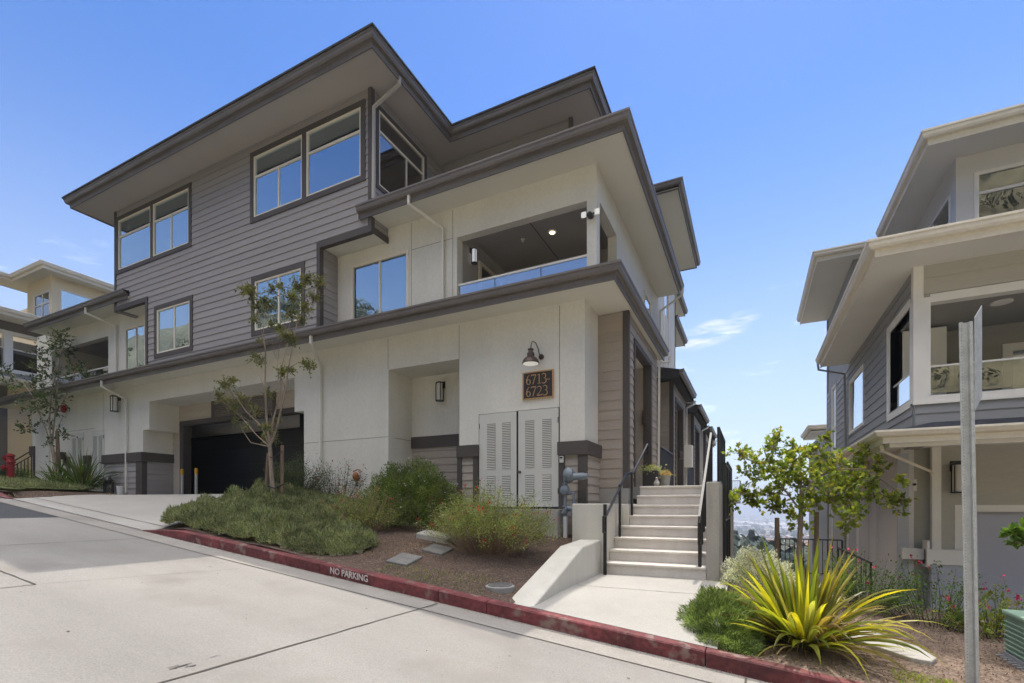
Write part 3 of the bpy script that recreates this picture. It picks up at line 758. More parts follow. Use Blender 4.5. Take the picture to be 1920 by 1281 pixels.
mb = MB(); mb.box(-14.88, -13.42, 11.97, 12.08, 3.07, 3.12); mb.build('tube', 'tube_light', tl)

# utility double doors with louvres
def louvre_door(x0, x1, z0, z1, cols, rows, y=9.03, knob=None):
    d = MB(); d.box(x0, x1, y-.005, y+.05, z0, z1); do = d.build('utility_door', 'door_grey', B)
    for (a, b) in cols:
        for (e, f) in rows:
            l = MB(); n = int((f-e)/.034)
            for k in range(n):
                zz = e+k*(f-e)/n; l.extr([(a, y-.006, zz), (a, y-.02, zz+.004), (a, y-.006, zz+.022)], (b-a, 0, 0))
            l.build('louvre_panel', 'door_grey', do)
            l = MB(); l.box(a-.004, b+.004, y-.009, y-.004, e-.006, f+.004); l.build('louvre_recess', 'stucco_joint', do)
    if knob:
        k = MB(); k.lathe([(.03, 0), (.03, -.012), (.012, -.014), (.012, -.04), (.026, -.05), (.028, -.07), (.015, -.08)], (knob[0], y-.006, knob[1]), 12, 'y'); k.build('door_knob', 'grey_lit_metal', do, smooth=True)
    hg = MB()
    for zz in (z0+.25, z1-.3): hg.box(x0+.0 if knob is None else x1-.012, x0+.012 if knob is None else x1, y-.02, y+.0, zz, zz+.11)
    hg.build('hinge', 'grey_lit_metal', do)
    return do
louvre_door(-5.20, -4.325, -.01, 1.935, [(-5.0, -4.81), (-4.65, -4.46)], [(.12, .62), (.78, 1.72)])
louvre_door(-4.28, -3.41, -.01, 1.935, [(-4.12, -3.93), (-3.75, -3.56)], [(.12, .62), (.78, 1.72)], knob=(-4.24, .69))
m = MB(); m.box(-4.325, -4.28, 9.04, 9.09, -.01, 1.94); m.box(-5.22, -3.39, 9.02, 9.2, -.06, -.012); m.box(-5.22, -5.2, 9.045, 9.1, -.01, 1.95); m.box(-3.41, -3.39, 9.045, 9.1, -.01, 1.95); m.build('door_gap', 'black_metal', B)
m = MB(); m.box(-5.4, -3.25, 8.55, 9.04, -1.1, -.06); m.build('door_plinth', 'concrete', B, bevel=.01)
louvre_door(-22.5, -21.6, .75, 2.66, [(-22.36, -22.13), (-21.97, -21.74)], [(.95, 2.45)], knob=(-21.7, 1.5))
louvre_door(-21.02, -20.22, .72, 2.66, [(-20.9, -20.68), (-20.54, -20.32)], [(.95, 2.45)], knob=(-20.3, 1.5))
d = MB(); d.box(-25.2, -24.1, 9.0, 9.08, .85, 3.1); do = d.build('utility_door', 'door_grey', B)
d = MB(); d.lathe([(.03, 0), (.03, -.04), (.01, -.06)], (-24.2, 9.0, 1.9), 10, 'y'); d.build('door_knob', 'grey_lit_metal', do)

# entry units along the path at right
def entry(y0, first=False):
    yf = y0; e = 3.96; zb = .36
    op = (y0+.62, y0+2.42, zb-.05, 3.46)
    s = MB(); wall(s, 'x', -2.27, 1, yf, y0+3.36, zb, e, [op], .15); lap(s, 'x', -2.27, 1, yf+.09, y0+3.36, zb+.05, e, [op])
    wall(s, 'y', yf+.02, -1, -2.89 if first else -4.2, -2.28, zb, e, [], .12); lap(s, 'y', yf+.02, -1, -2.885 if first else -4.2, -2.36, zb+.02, e, ex=.2)
    wall(s, 'y', y0+3.34, 1, -4.2, -2.28, zb, e, [], .05)
    wall(s, 'x', -3.5, 1, y0+.5, y0+2.6, zb, e, [], .1); s.box(-3.5, -2.43, y0+.5, y0+.6, zb, e); s.box(-3.5, -2.43, y0+2.44, y0+2.56, zb, e)
    s.build('entry_wall', 'siding_brown', B)
    t = MB(); t.box(-2.36, -2.235, yf-.02, yf+.10, zb, e); t.box(-2.425, -2.23, op[0]-.1, op[0]+.004, zb, 3.56); t.box(-2.425, -2.23, op[1]-.004, op[1]+.13, zb, 3.56); t.box(-2.425, -2.228, op[0]+.004, op[1]-.004, 3.455, 3.563)
    build_split(t, 'corner_trim', 'trim_dark', B)
    d = MB(); d.box(-3.45, -3.38, y0+1.0, y0+2.1, .4, 2.6); d.build('front_door', 'bronze', B)
    c = MB(); c.box(-3.5, -2.43, op[0]-.02, op[1]+.02, 3.44, 3.50); c.build('entry_ceiling', 'soffit_cream', B)
    b = MB(); b.box(-2.88 if first else -4.2, -2.24, yf-.03, y0+3.36, -.9, zb); b.build('foundation', 'concrete', B)
for i, y0 in enumerate((9.95, 16.2, 22.3, 28.4)): entry(y0, i == 0)
for i, y0 in enumerate((9.95, 16.2, 22.3)):
    l = thing('recessed_light', ['lit recessed light in the ceiling of the nearest entry', 'lit recessed light in the ceiling of the second entry along the path', 'lit recessed light in the ceiling of the farthest entry in sight'][i], 'light', (-2.75, y0+1.3, 3.46), 'entry ceiling lights')
    m = MB(); m.lathe([(.11, 0), (.11, -.02), (.085, -.02)], (-2.75, y0+1.3, 3.47), 18); m.build('ring', 'white_paint', l)
    m = MB(); m.lathe([(.08, 0), (.08, -.012)], (-2.75, y0+1.3, 3.452), 18); m.build('lens', 'light_warm', l)
# recess walls between units
m = MB()
for y0 in (13.31, 19.56, 25.66): wall(m, 'x', -4.2, 1, y0, y0+2.9, .3, 3.96, [], .1)
m.build('recess_wall', 'stucco', B)
for i, y0 in enumerate((13.35, 19.6, 25.7)):
    g = thing('porch_fence', ['tall black board fence panel between the first two entries', 'black board fence panel between the second and third entries', 'black fence panel between the third and last entries'][i], 'fence', (-2.3, y0, .4), 'black fence panels between entries')
    mb = MB(); mb.box(-2.30, -2.27, y0, y0+2.8, .42, 1.62)
    for k in range(14): mb.box(-2.27, -2.255, y0+.01+k*.2, y0+.18+k*.2, .45, 1.6)
    mb.build('panel', 'fence_black', g)
    mb = MB(); mb.box(-2.33, -2.24, y0, y0+2.8, 1.62, 1.66); mb.build('cap_rail', 'grey_lit_metal', g)  # cap of the black fence, its sunlit tone put into the colour

# low eave (over the ground floor)
lowpath = [(-27.3, 8.42), (-2.13, 8.42), (-2.13, 13.75)]
gutter(B, lowpath, 3.96)
m = MB(); m.sweep(lowpath, [(-.02, 3.975), (-1.75, 3.975), (-1.75, 4.02), (-.02, 4.02)]); m.build('soffit', 'soffit_cream', B)
m = MB(); m.sweep(lowpath, [(.10, 4.185), (-.02, 4.19), (-.65, 4.42), (-1.4, 4.6), (-1.4, 4.03), (-.06, 4.03)]); m.build('low_roof', 'shingle', B)
for (a, b) in ((15.75, 19.75), (21.6, 26.0), (27.8, 32)):
    pth = [(-3.2, a), (-2.0, a), (-2.0, b), (-3.2, b)]
    gutter(B, pth[1:3], 3.98); m = MB(); m.sweep([(-2.0, a+.02), (-2.0, b-.02)], [(-.02, 3.99), (-1.7, 3.99), (-1.7, 4.03), (-.02, 4.03)]); m.build('soffit', 'soffit_cream', B)
    m = MB(); m.extr([(-2.0, a-.03, 4.2), (-2.0, a-.03, 3.96), (-3.9, a-.03, 3.96), (-3.9, a-.03, 4.62)], (0, b-a+.06, 0)); m.build('entry_roof', 'shingle', B)
    downspout(B, [(-1.93, b-.05, 3.98), (-1.95, b-.05, 3.86), (-2.2, b-.3, 3.7), (-2.22, b-.3, .5)])

# ---- second floor
F0 = 4.0
stw = MB()
BO = (-5.77, -2.84, 3.0, 5.85)
W5 = (-8.82, -7.07, 4.5, 5.88)
WL = (-18.9, -17.68, 4.5, 5.95)
LB = (-24.0, -19.97, 3.0, 5.88)
wall(stw, 'y', 9.05, -1, -9.5, -2.65, F0, 6.52, [BO, HOLE(*W5)], .2)
SO = (9.27, 10.6, 3.0, 5.9)
wall(stw, 'x', -2.65, 1, 9.25, 19.7, F0, 6.52, [SO, (13.6, 14.6, 4.6, 5.9)], .2)
wall(stw, 'x', -2.65, 1, 15.2, 19.7, 6.52, 9.4, [HOLE(16.9, 17.9, 4.4, 9.1)], .2)
wall(stw, 'y', 19.7, 1, -6, -2.65, F0, 9.4, [], .2)
wall(stw, 'y', 15.2, -1, -6, -2.65, 6.52, 9.4, [], .2)
# balcony box
stw.quad((-5.77, 9.25, 3.9), (-5.77, 11.4, 3.9), (-5.77, 11.4, 6.15), (-5.77, 9.25, 6.15))
stw.build('stucco_wall', 'stucco', B)
bl = MB(); bl.quad((-5.77, 11.4, 3.9), (-2.85, 11.4, 3.9), (-2.85, 11.4, 6.15), (-5.77, 11.4, 6.15)); bl.quad((-5.775, 9.2, 6.1), (-2.8, 9.2, 6.1), (-2.8, 11.45, 6.1), (-5.775, 11.45, 6.1))
bl.quad((-5.765, 9.27, 3.9), (-5.765, 11.38, 3.9), (-5.765, 11.38, 6.1), (-5.765, 9.27, 6.1)); bl.build('balcony_lining', 'ceiling', B)
jn = MB(); jn.box(-4.3, -4.285, 9.26, 11.3, 6.092, 6.098); jn.build('ceiling_joint', 'trim_dark', B)
bd = MB(); bd.box(-5.76, -5.72, 9.95, 10.05, 3.9, 5.75); bd.box(-5.76, -5.72, 11.0, 11.1, 3.9, 5.75); bd.box(-5.76, -5.72, 10.05, 11.0, 5.67, 5.75); bdo = bd.build('balcony_door', 'win_frame', B)
bd = MB(); bd.box(-5.765, -5.755, 10.05, 11.0, 3.9, 5.67); bd.build('pane', 'glass_dark', bdo)
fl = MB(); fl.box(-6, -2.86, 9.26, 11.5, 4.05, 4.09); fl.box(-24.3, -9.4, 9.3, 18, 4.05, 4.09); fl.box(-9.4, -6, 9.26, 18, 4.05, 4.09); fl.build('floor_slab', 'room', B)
# railing glass on balcony
rl = MB(); rl.box(-5.77, -2.84, 9.10, 9.14, 4.81, 4.85); rlo = rl.build('balcony_railing', 'trim_white', B)
for (a, b) in ((-5.74, -4.88), (-4.86, -3.83), (-3.81, -2.86)):
    q = MB(); q.box(a, b, 9.115, 9.127, 4.0, 4.81); q.build('glass_panel', 'glass_rail', rlo)
rl = MB(); rl.box(-2.77, -2.73, 9.27, 10.6, 4.81, 4.85); rlo = rl.build('balcony_railing', 'trim_white', B)
q = MB(); q.box(-2.756, -2.744, 9.28, 10.59, 4.0, 4.81); q.build('glass_panel', 'glass_rail', rlo)
window(B, 'y', 9.05, -1, *W5, v=(-7.93,), trim=None, fw=.06, blind=.12, curtain=[(-8.7, -8.3)])
window(B, 'x', -2.65, 1, 16.9, 17.9, 4.4, 9.1, h=(7.9,), glass='glass_pale', trim='trim_white', tw=.06)
window(B, 'x', -2.65, 1, 13.6, 14.6, 4.6, 5.9, glass='glass_pale', trim=None)
# left part second floor
m = MB(); wall(m, 'y', 9.05, -1, -25.2, -16.5, F0, 6.62, [LB, HOLE(*WL)], .2)
m.quad((-24, 9.25, 3.9), (-24, 11.2, 3.9), (-24, 11.2, 6.2), (-24, 9.25, 6.2))
m.build('stucco_wall', 'stucco', B)
m = MB(); wall(m, 'y', 11.2, -1, -24.0, -19.97, 3.9, 6.2, [(-23.2, -21.4, 3.9, 5.6)], .1); lap(m, 'y', 11.2, -1, -24, -19.97, 3.92, 6.1, [(-23.2, -21.4, 3.9, 5.6)]); m.quad((-19.97, 9.25, 3.9), (-19.97, 9.25, 6.2), (-19.97, 11.2, 6.2), (-19.97, 11.2, 3.9)); m.build('balcony_lining', 'siding_grey', B)
m = MB(); m.quad((-24, 9.2, 6.12), (-19.97, 9.2, 6.12), (-19.97, 11.2, 6.12), (-24, 11.2, 6.12)); m.build('balcony_ceiling', 'ceiling', B)
m = MB(); m.box(-24, -19.97, 9.10, 9.14, 4.83, 4.87); mo = m.build('balcony_railing', 'trim_white', B)
for k in range(3): q = MB(); q.box(-23.95+k*1.33, -22.65+k*1.33, 9.115, 9.127, 4.0, 4.83); q.build('glass_panel', 'glass_rail', mo)
window(B, 'y', 9.05, -1, *WL, v=(-18.25,), trim=None, fw=.06, curtain=[(-18.8, -18.4)])
# lit side pillar at left balcony
# siding block (2nd + 3rd floor)
W1 = (-18.12, -16.32, 7.5, 9.08); W1b = (-16.2, -14.42, 7.5, 9.08)
W2a = (-11.64, -9.86, 7.5, 9.08); W2b = (-9.72, -7.98, 7.5, 9.08)
W3 = (-11.6, -9.9, 4.55, 5.83); W4 = (-16.0, -14.37, 4.55, 5.86)
TW = (-.11, .11)
def exp(h, t=.1): return (h[0]-t, h[1]+t, h[2]-t, h[3]+t)
s = MB()
cutR = (-9.28, -7.0, 3.0, 6.22); cutL = (-19, -16.55, 3.0, 6.27)
wall(s, 'y', 8.5, -1, -18.31, -7.69, 4.15, 9.42, [HOLE(*W1), HOLE(*W1b), HOLE(*W2a), HOLE(*W2b), HOLE(*W3), HOLE(*W4), cutR, cutL], .18)
lap(s, 'y', 8.5, -1, -18.25, -7.75, 4.2, 9.40, [exp(W1), exp(W1b), exp(W2a), exp(W2b), exp(W3), exp(W4), (-9.36, -7.0, 3, 6.3), (-19, -16.47, 3, 6.35)])
# right faces (+x)
SW = (8.72, 10.45, 7.35, 9.08)
wall(s, 'x', -7.69, 1, 8.5, 11.3, 6.22, 9.42, [HOLE(*SW)], .18); lap(s, 'x', -7.69, 1, 8.56, 11.3, 6.25, 9.40, [exp(SW)])
lap(s, 'x', -9.28, 1, 8.56, 9.04, 4.2, 6.18); s.box(-9.46, -9.29, 8.52, 9.04, 4.15, 6.22)
lap(s, 'x', -16.55, -1, 8.56, 9.04, 4.2, 6.2); s.box(-16.54, -16.4, 8.52, 9.04, 4.15, 6.22)
wall(s, 'x', -18.31, -1, 8.5, 15, 6.2, 9.42, [], .18); lap(s, 'x', -18.31, -1, 8.56, 15, 6.25, 9.4)
# set back third floor
wall(s, 'y', 11.3, -1, -7.7, -3.95, 6.5, 9.42, [], .15); lap(s, 'y', 11.3, -1, -7.69, -4.0, 6.52, 9.4)
wall(s, 'x', -3.95, 1, 11.3, 15.3, 6.5, 9.42, [], .15)
s.build('siding_wall', 'siding_grey', B)
t = MB()
t.box(-7.76, -7.665, 8.465, 8.58, 6.2, 9.41); t.box(-18.33, -18.24, 8.465, 8.6, 6.2, 9.41)
t.box(-9.36, -9.255, 8.462, 8.58, 4.2, 6.16); t.box(-9.36, -7.655, 8.46, 8.58, 6.16, 6.30); t.box(-7.69, -7.655, 8.58, 9.04, 6.16, 6.30); t.box(-16.58, -16.47, 8.462, 8.58, 4.2, 6.22); t.box(-18.33, -16.47, 8.46, 8.58, 6.22, 6.36)
t.box(-3.99, -3.9, 11.25, 11.34, 6.5, 9.41)
build_split(t, 'corner_trim', 'trim_dark', B)
m = MB(); m.box(-9.28, -7.70, 8.58, 9.04, 6.20, 6.26); m.box(-18.31, -16.55, 8.58, 9.04, 6.25, 6.3); build_split(m, 'bay_soffit', 'soffit_cream', B)
window(B, 'y', 8.5, -1, *W1, h=(8.55,), blind=.5, tw=.12, tr=.06)
window(B, 'y', 8.5, -1, *W1b, h=(8.55,), v=(-15.3,), blind=.5, tw=.12, tl=.06)
window(B, 'y', 8.5, -1, *W2a, h=(8.55,), v=(-10.72,), blind=.5, tw=.13, tr=.07, curtain=[(-11.5, -11.2)])
window(B, 'y', 8.5, -1, *W2b, h=(8.55,), blind=.5, tw=.13, tl=.07)
window(B, 'y', 8.5, -1, *W3, v=(-10.72,), tw=.13, curtain=[(-11.4, -10.9), (-10.75, -10.6)])
window(B, 'y', 8.5, -1, *W4, v=(-15.15,), tw=.13, curtain=[(-15.7, -15.3)])
window(B, 'x', -7.69, 1, *SW, h=(8.62,), v=(9.75,), blind=.46, tw=.1, glass='glass_dark')
# pale roller shades behind the upper left windows
for wd in (W1, W1b, (-10.7, -9.92, 4.57, 5.8), (-15.98, -15.17, 4.57, 5.84)):
    m = MB(); m.box(wd[0], wd[1], 8.72, 8.725, wd[2], wd[3]); m.build('roller_shade', 'shade_pale', B)
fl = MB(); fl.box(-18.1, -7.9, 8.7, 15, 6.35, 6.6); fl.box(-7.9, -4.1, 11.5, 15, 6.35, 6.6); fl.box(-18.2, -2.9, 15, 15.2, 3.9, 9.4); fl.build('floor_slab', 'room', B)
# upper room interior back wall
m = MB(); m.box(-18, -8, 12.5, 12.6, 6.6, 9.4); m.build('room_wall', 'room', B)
# ceiling fan behind the big window
# mid eave
midpath = [(-7.98, 8.42), (-1.98, 8.42), (-1.98, 15.75)]
gutter(B, midpath, 6.50)
m = MB(); m.sweep(midpath, [(-.02, 6.512), (-1.2, 6.512), (-1.2, 6.56), (-.02, 6.56)]); m.build('soffit', 'soffit_cream', B)
m = MB(); m.sweep(midpath, [(.10, 6.725), (-.02, 6.73), (-2.0, 7.15), (-2.0, 6.6), (-.06, 6.57)]); m.build('mid_roof', 'shingle', B)
m = MB(); m.box(-8.0, -7.96, 8.42, 8.49, 6.5, 6.74); m.box(-7.66, -3.9, 9.2, 11.29, 6.4, 6.5); m.build('roof_infill', 'trim_dark', B)
gp = [(-24.2, 8.42), (-17.5, 8.42)]
gutter(B, gp, 6.50); m = MB(); m.sweep(gp, [(-.02, 6.512), (-.64, 6.512), (-.64, 6.56), (-.02, 6.56)]); m.build('soffit', 'soffit_cream', B)
m = MB(); m.sweep(gp, [(.1, 6.725), (-.02, 6.73), (-.06, 6.74), (-2.0, 7.2), (-2.0, 6.6), (-.06, 6.57)]); m.build('mid_roof', 'shingle', B)
# top eave
top = [(-19.3, 15.0), (-19.3, 7.72), (-6.97, 7.72), (-6.97, 10.62), (-3.25, 10.62), (-3.25, 15.0)]
gutter(B, top, 9.40)
m = MB(); m.quad((-19.29, 7.73, 9.412), (-19.29, 15, 9.412), (-6.98, 15, 9.412), (-6.98, 7.73, 9.412)); m.quad((-6.98, 10.63, 9.412), (-6.98, 15, 9.412), (-3.26, 15, 9.412), (-3.26, 10.63, 9.412)); m.build('soffit', 'soffit_grey', B)
m = MB(); m.sweep(top, [(.09, 9.648), (.15, 9.648), (.15, 9.69), (-.02, 9.725), (-2.6, 10.4)], profclosed=False); m.build('top_roof', 'shingle', B)
m = MB(); m.quad((-19.3, 15, 9.4), (-19.3, 15, 9.66), (-3.25, 15, 9.66), (-3.25, 15, 9.4)); m.quad((-16.8, 10.2, 10.38), (-9, 10.2, 10.38), (-9, 15, 10.38), (-16.8, 15, 10.38)); m.build('roof_deck', 'shingle', B)
# rear top roof reaching further right
t3 = [(-5, 15.2), (-1.95, 15.2), (-1.95, 20.6), (-5, 20.6)]
gutter(B, t3, 9.42); m = MB(); m.quad((-6, 15.15, 9.43), (-6, 20.6, 9.43), (-1.96, 20.6, 9.43), (-1.96, 15.15, 9.43)); m.build('soffit', 'soffit_cream', B)
m = MB(); m.sweep(t3, [(.1, 9.66), (-1.5, 10.0)], profclosed=False); m.build('top_roof', 'shingle', B)
m = MB(); m.quad((-6, 15.2, 9.42), (-1.95, 15.2, 9.42), (-1.95, 15.2, 9.66), (-6, 15.2, 9.9)); m.build('roof_end', 'trim_dark', B)
for (ya, yb, z, xx) in ((22, 25, 9.2, -2.9), (21, 24.5, 7.6, -2.85), (25, 28, 5.4, -2.9), (32.5, 36, 4.0, -2.3)):
    gutter(B, [(xx, ya), (xx, yb)], z); m = MB(); m.box(xx-2.2, xx, ya, yb, z, z+.05); m.build('soffit', 'soffit_cream', B)
    m = MB(); m.extr([(xx, ya-.02, z+.22), (xx-2.2, ya-.02, z+.8), (xx-2.2, ya-.02, z+.05)], (0, yb-ya+.04, 0)); m.build('entry_roof', 'shingle', B)
m = MB(); wall(m, 'x', -3.7, 1, 19.95, 26, F0, 9.0, [], .2); wall(m, 'x', -4.5, 1, 26, 36, .3, 6.5, [], .2); m.build('stucco_wall', 'stucco', B)
m = MB(); m.box(-25.4, -3.2, 21.9, 22.1, 0, 9); m.box(-18.3, -18.1, 14.9, 22, 0, 9.4); m.build('rear_wall', 'stucco', B)
m = MB(); m.quad((-25.3, 10, 7.1), (-18, 10, 7.1), (-18, 22, 7.1), (-25.3, 22, 7.1)); m.quad((-18, 15, 9.38), (-3, 15, 9.38), (-3, 22, 9.38), (-18, 22, 9.38)); m.build('roof_deck', 'shingle', B)
# downspouts
downspout(B, [(-6.98, 8.6, 9.46), (-6.99, 8.6, 9.3), (-7.62, 8.5, 8.95), (-7.63, 8.5, 6.9)], 'soffit_grey', .035)
downspout(B, [(-6.55, 8.38, 6.62), (-6.55, 8.38, 6.42), (-6.1, 8.98, 6.10), (-6.1, 8.99, 4.4)])
downspout(B, [(-9.45, 8.38, 4.08), (-9.45, 8.38, 3.88), (-9.80, 8.98, 3.55), (-9.80, 8.99, .1)])
downspout(B, [(-18.9, 8.38, 4.08), (-18.9, 8.38, 3.86), (-18.72, 8.98, 3.55), (-18.72, 8.99, .45)])
downspout(B, [(-19.9, 8.38, 6.62), (-19.9, 8.38, 6.42), (-19.35, 8.98, 6.1), (-19.35, 8.99, 4.4)])
downspout(B, [(-1.87, 15.6, 6.6), (-1.9, 15.6, 6.4), (-2.58, 15.8, 6.1), (-2.6, 15.8, 4.3)])
downspout(B, [(-1.98, 13.6, 4.0), (-2.0, 13.6, 3.86), (-2.18, 13.2, 3.75), (-2.2, 13.2, .5)])

# ------------------------------------------------------------------ wall lamps
def lantern(x, y, z, label, s=1.0, ax='y', sgn=-1, lit=False, group='cylinder lanterns on the walls'):
    t = thing('wall_lantern', label, 'wall lamp', (x, y, z), group)
    def P(u, d, zz): return (x+u*s, y+sgn*d*s, z+zz*s) if ax == 'y' else (x+sgn*d*s, y+u*s, z+zz*s)
    def B_(mb, u0, u1, d0, d1, z0, z1):
        a, b = P(u0, d0, z0), P(u1, d1, z1); mb.box(a[0], b[0], a[1], b[1], a[2], b[2])
    m = MB(); B_(m, -.06, .06, 0, .02, .12, .26); B_(m, -.02, .02, .02, .1, .2, .23); m.build('bracket', 'black_metal', t)
    m = MB(); m.lathe([(.085*s, .2*s), (.085*s, .215*s), (.05*s, .235*s)], P(0, .12, 0), 16); m.lathe([(.085*s, -.17*s), (.085*s, -.155*s)], P(0, .12, 0), 16)
    c = P(0, .12, 0)
    for k in range(4):
        a = math.pi/4+k*math.pi/2; xx, yy = c[0]+.078*s*math.cos(a), c[1]+.078*s*math.sin(a); m.box(xx-.006*s, xx+.006*s, yy-.006*s, yy+.006*s, c[2]-.16*s, c[2]+.205*s)
    m.build('frame', 'black_metal', t)
    m = MB(); m.lathe([(.06*s, -.15*s), (.062*s, 0), (.06*s, .2*s)], c, 16); m.build('glass_shade', 'lantern_glow' if lit else 'lamp_glass', t, smooth=True)
lantern(-6.75, 9.95, 2.72, 'black lantern with white glass inside the stucco niche', 1.15)
lantern(-19.25, 9.05, 3.40, 'bronze lantern high on the wall left of the garage opening', 1.35)
lantern(-6.08+.31, 9.62, 5.66, 'lit lantern on the side wall of the corner balcony', .85, 'x', 1, True)
# barn lamp over the number plaque
t = thing('barn_lamp', 'bronze gooseneck barn lamp with flared shade above the number plaque', 'wall lamp', (-3.9, 9.05, 3.0))
m = MB(); m.lathe([(.055, 0), (.055, -.02), (.03, -.035)], (-3.78, 9.05, 2.98), 16, 'y'); m.build('backplate', 'bronze', t)
m = MB(); m.tube([(-3.78, 9.03, 2.98), (-3.79, 8.97, 3.0), (-3.80, 8.93, 3.12), (-3.83, 8.87, 3.22), (-3.87, 8.82, 3.24), (-3.89, 8.80, 3.19), (-3.90, 8.79, 3.08)], .011, 8); m.build('arm', 'bronze', t, smooth=True)
m = MB(); m.lathe([(.165, -.225), (.172, -.215), (.155, -.165), (.12, -.12), (.075, -.09), (.07, -.02), (.05, .0), (.045, .04), (.06, .05), (.055, .065), (.02, .08)], (-3.90, 8.79, 3.02), 28); m.build('lamp_shade', 'bronze', t, smooth=True)
m = MB(); m.lathe([(.152, -.2265), (.152, -.229)], (-3.90, 8.79, 3.02), 28); m.build('bulb_glow', 'light_white', t)
# number plaque
pl = thing('number_plaque', 'dark plaque with gold numerals 6713-6723 beside the utility doors', 'sign', (-3.845, 9.03, 2.42))
m = MB(); m.box(-4.17, -3.52, 9.02, 9.045, 2.165, 2.685); m.build('plate', 'plaque', pl, bevel=.004)
m = MB()
for q in ((-4.18, -4.155, 2.15, 2.70), (-3.535, -3.51, 2.15, 2.70)): m.box(q[0], q[1], 9.01, 9.046, q[2], q[3])
for q in ((2.15, 2.172), (2.678, 2.70)): m.box(-4.155, -3.535, 9.011, 9.046, q[0], q[1])
m.build('border', 'gold', pl)
def arc(cx, cy, rx, ry, a0, a1, n=14): return [(cx+rx*math.cos(R(a0+(a1-a0)*i/n)), cy+ry*math.sin(R(a0+(a1-a0)*i/n))) for i in range(n+1)]
GL = {  # strokes in a unit-high cell: (points, widths at start/mid/end)
 '6': [(arc(.42, .28, .20, .27, 0, 360, 24), (.05, .095, .05)), (arc(.62, .26, .42, .74, 100, 178, 12), (.03, .08, .09))],
 '7': [([(.06, .95), (.62, .95)], (.10, .10, .10)), ([(.065, .97), (.05, .78)], (.02, .04, .02)), ([(.60, .95), (.42, .5), (.26, .0)], (.05, .09, .09))],
 '1': [([(.34, .98), (.34, .03)], (.10, .10, .10)), ([(.16, .02), (.52, .02)], (.035, .04, .035)), ([(.14, .86), (.34, .97)], (.03, .05, .06))],
 '3': [(arc(.30, .74, .23, .24, 150, -85, 14), (.04, .10, .04)), (arc(.30, .26, .27, .27, 88, -150, 16), (.04, .11, .05))],
 '2': [(arc(.32, .70, .24, .27, 165, -20, 14) + [(.40, .38), (.10, .06)], (.04, .10, .05)), ([(.08, .05), (.62, .05)], (.09, .10, .10)), ([(.62, .03), (.67, .2)], (.07, .03, .02))],
 '-': [([(.05, .34), (.36, .34)], (.07, .07, .07))]}
def glyph(mb, ch, ox, oz, h):
    for k, (pts, wd) in enumerate(GL[ch]):
        P = [Vector(p) for p in pts]; n = len(P); L_, R_ = [], []
        for i in range(n):
            d = (P[min(i+1, n-1)]-P[max(i-1, 0)]).normalized(); s = Vector((-d.y, d.x)); t = i/(n-1)
            w_ = wd[0]*(1-2*t)+wd[1]*2*t if t < .5 else wd[1]*(2-2*t)+wd[2]*(2*t-1)
            if ch == '6' and k == 0: w_ = .04+.06*abs(math.cos(2*math.pi*t))
            L_.append(P[i]+s*w_/2); R_.append(P[i]-s*w_/2)
        yy = 9.016 - .0006*k
        for i in range(n-1):
            mb.extr([(ox+q.x*h, yy, oz+q.y*h) for q in (L_[i], L_[i+1], R_[i+1], R_[i])], (0, -.006, 0))
m = MB()
for row, (txt, oz) in enumerate((('6713-', 2.445), ('6723', 2.205))):
    ox = -4.13
    for ch in txt: glyph(m, ch, ox, oz, .195); ox += {'1': .105, '-': .09, '6': .128, '3': .118, '7': .122, '2': .13}[ch]
m.build('numerals', 'gold', pl)

# camera-style floodlight, sprinkler, keybox, bell, hose tap etc.
t = thing('security_floodlight', 'black security camera with two white floodlight heads on the balcony column', 'security camera', (-2.75, 9.02, 5.52))
m = MB(); m.lathe([(.05, 0), (.05, -.03), (.03, -.05)], (-2.75, 9.05, 5.52), 16, 'y'); m.lathe([(.03, -.05), (.055, -.07), (.055, -.14), (.03, -.16)], (-2.75, 9.05, 5.49), 16, 'y'); m.build('camera_body', 'black_metal', t, smooth=True)
for s_ in (-1, 1):
    m = MB(); m.box(-2.75+s_*.13-.045, -2.75+s_*.13+.045, 8.97, 9.0, 5.50, 5.60); m.build('floodlight_head', 'light_white', t)
m = MB(); m.box(-2.87, -2.63, 9.0, 9.02, 5.54, 5.56); m.build('arm', 'black_metal', t)
t = thing('ceiling_light', 'round lit ceiling light in the corner balcony', 'light', (-4.0, 10.3, 6.09))
m = MB(); m.lathe([(.095, 0), (.095, -.02), (.07, -.025)], (-3.98, 10.15, 6.095), 20); m.build('ring', 'trim_white', t)
m = MB(); m.lathe([(.06, 0), (.06, -.01)], (-3.98, 10.15, 6.068), 20); m.build('lens', 'light_warm', t)
t = thing('sprinkler_head', 'small fire sprinkler on the corner balcony ceiling', 'sprinkler', (-4.8, 10.1, 6.09))
m = MB(); m.lathe([(.05, 0), (.05, -.01), (.012, -.012), (.012, -.05), (.03, -.052), (.03, -.056)], (-4.7, 10.15, 6.095), 12); m.build('head', 'trim_white', t)
t = thing('fire_bell', 'red fire alarm bell on the stucco wall behind the small tree', 'fire bell', (-22.9, 9.05, 3.6))
m = MB(); m.lathe([(.15, -.05), (.15, -.09), (.12, -.13), (.05, -.15), (.0, -.15)], (-22.9, 9.05, 3.6), 20, 'y'); m.build('gong', 'red_hydrant', t, smooth=True)
m = MB(); m.lathe([(.07, 0), (.07, -.05)], (-22.9, 9.05, 3.6), 12, 'y'); m.build('backplate', 'bronze', t)
t = thing('key_lockbox', 'white and black key lockbox beside the utility doors', 'lockbox', (-3.32, 8.98, .92))
m = MB(); m.box(-3.36, -3.28, 8.94, 8.985, .84, .97); m.build('case', 'lamp_glass', t, bevel=.01)
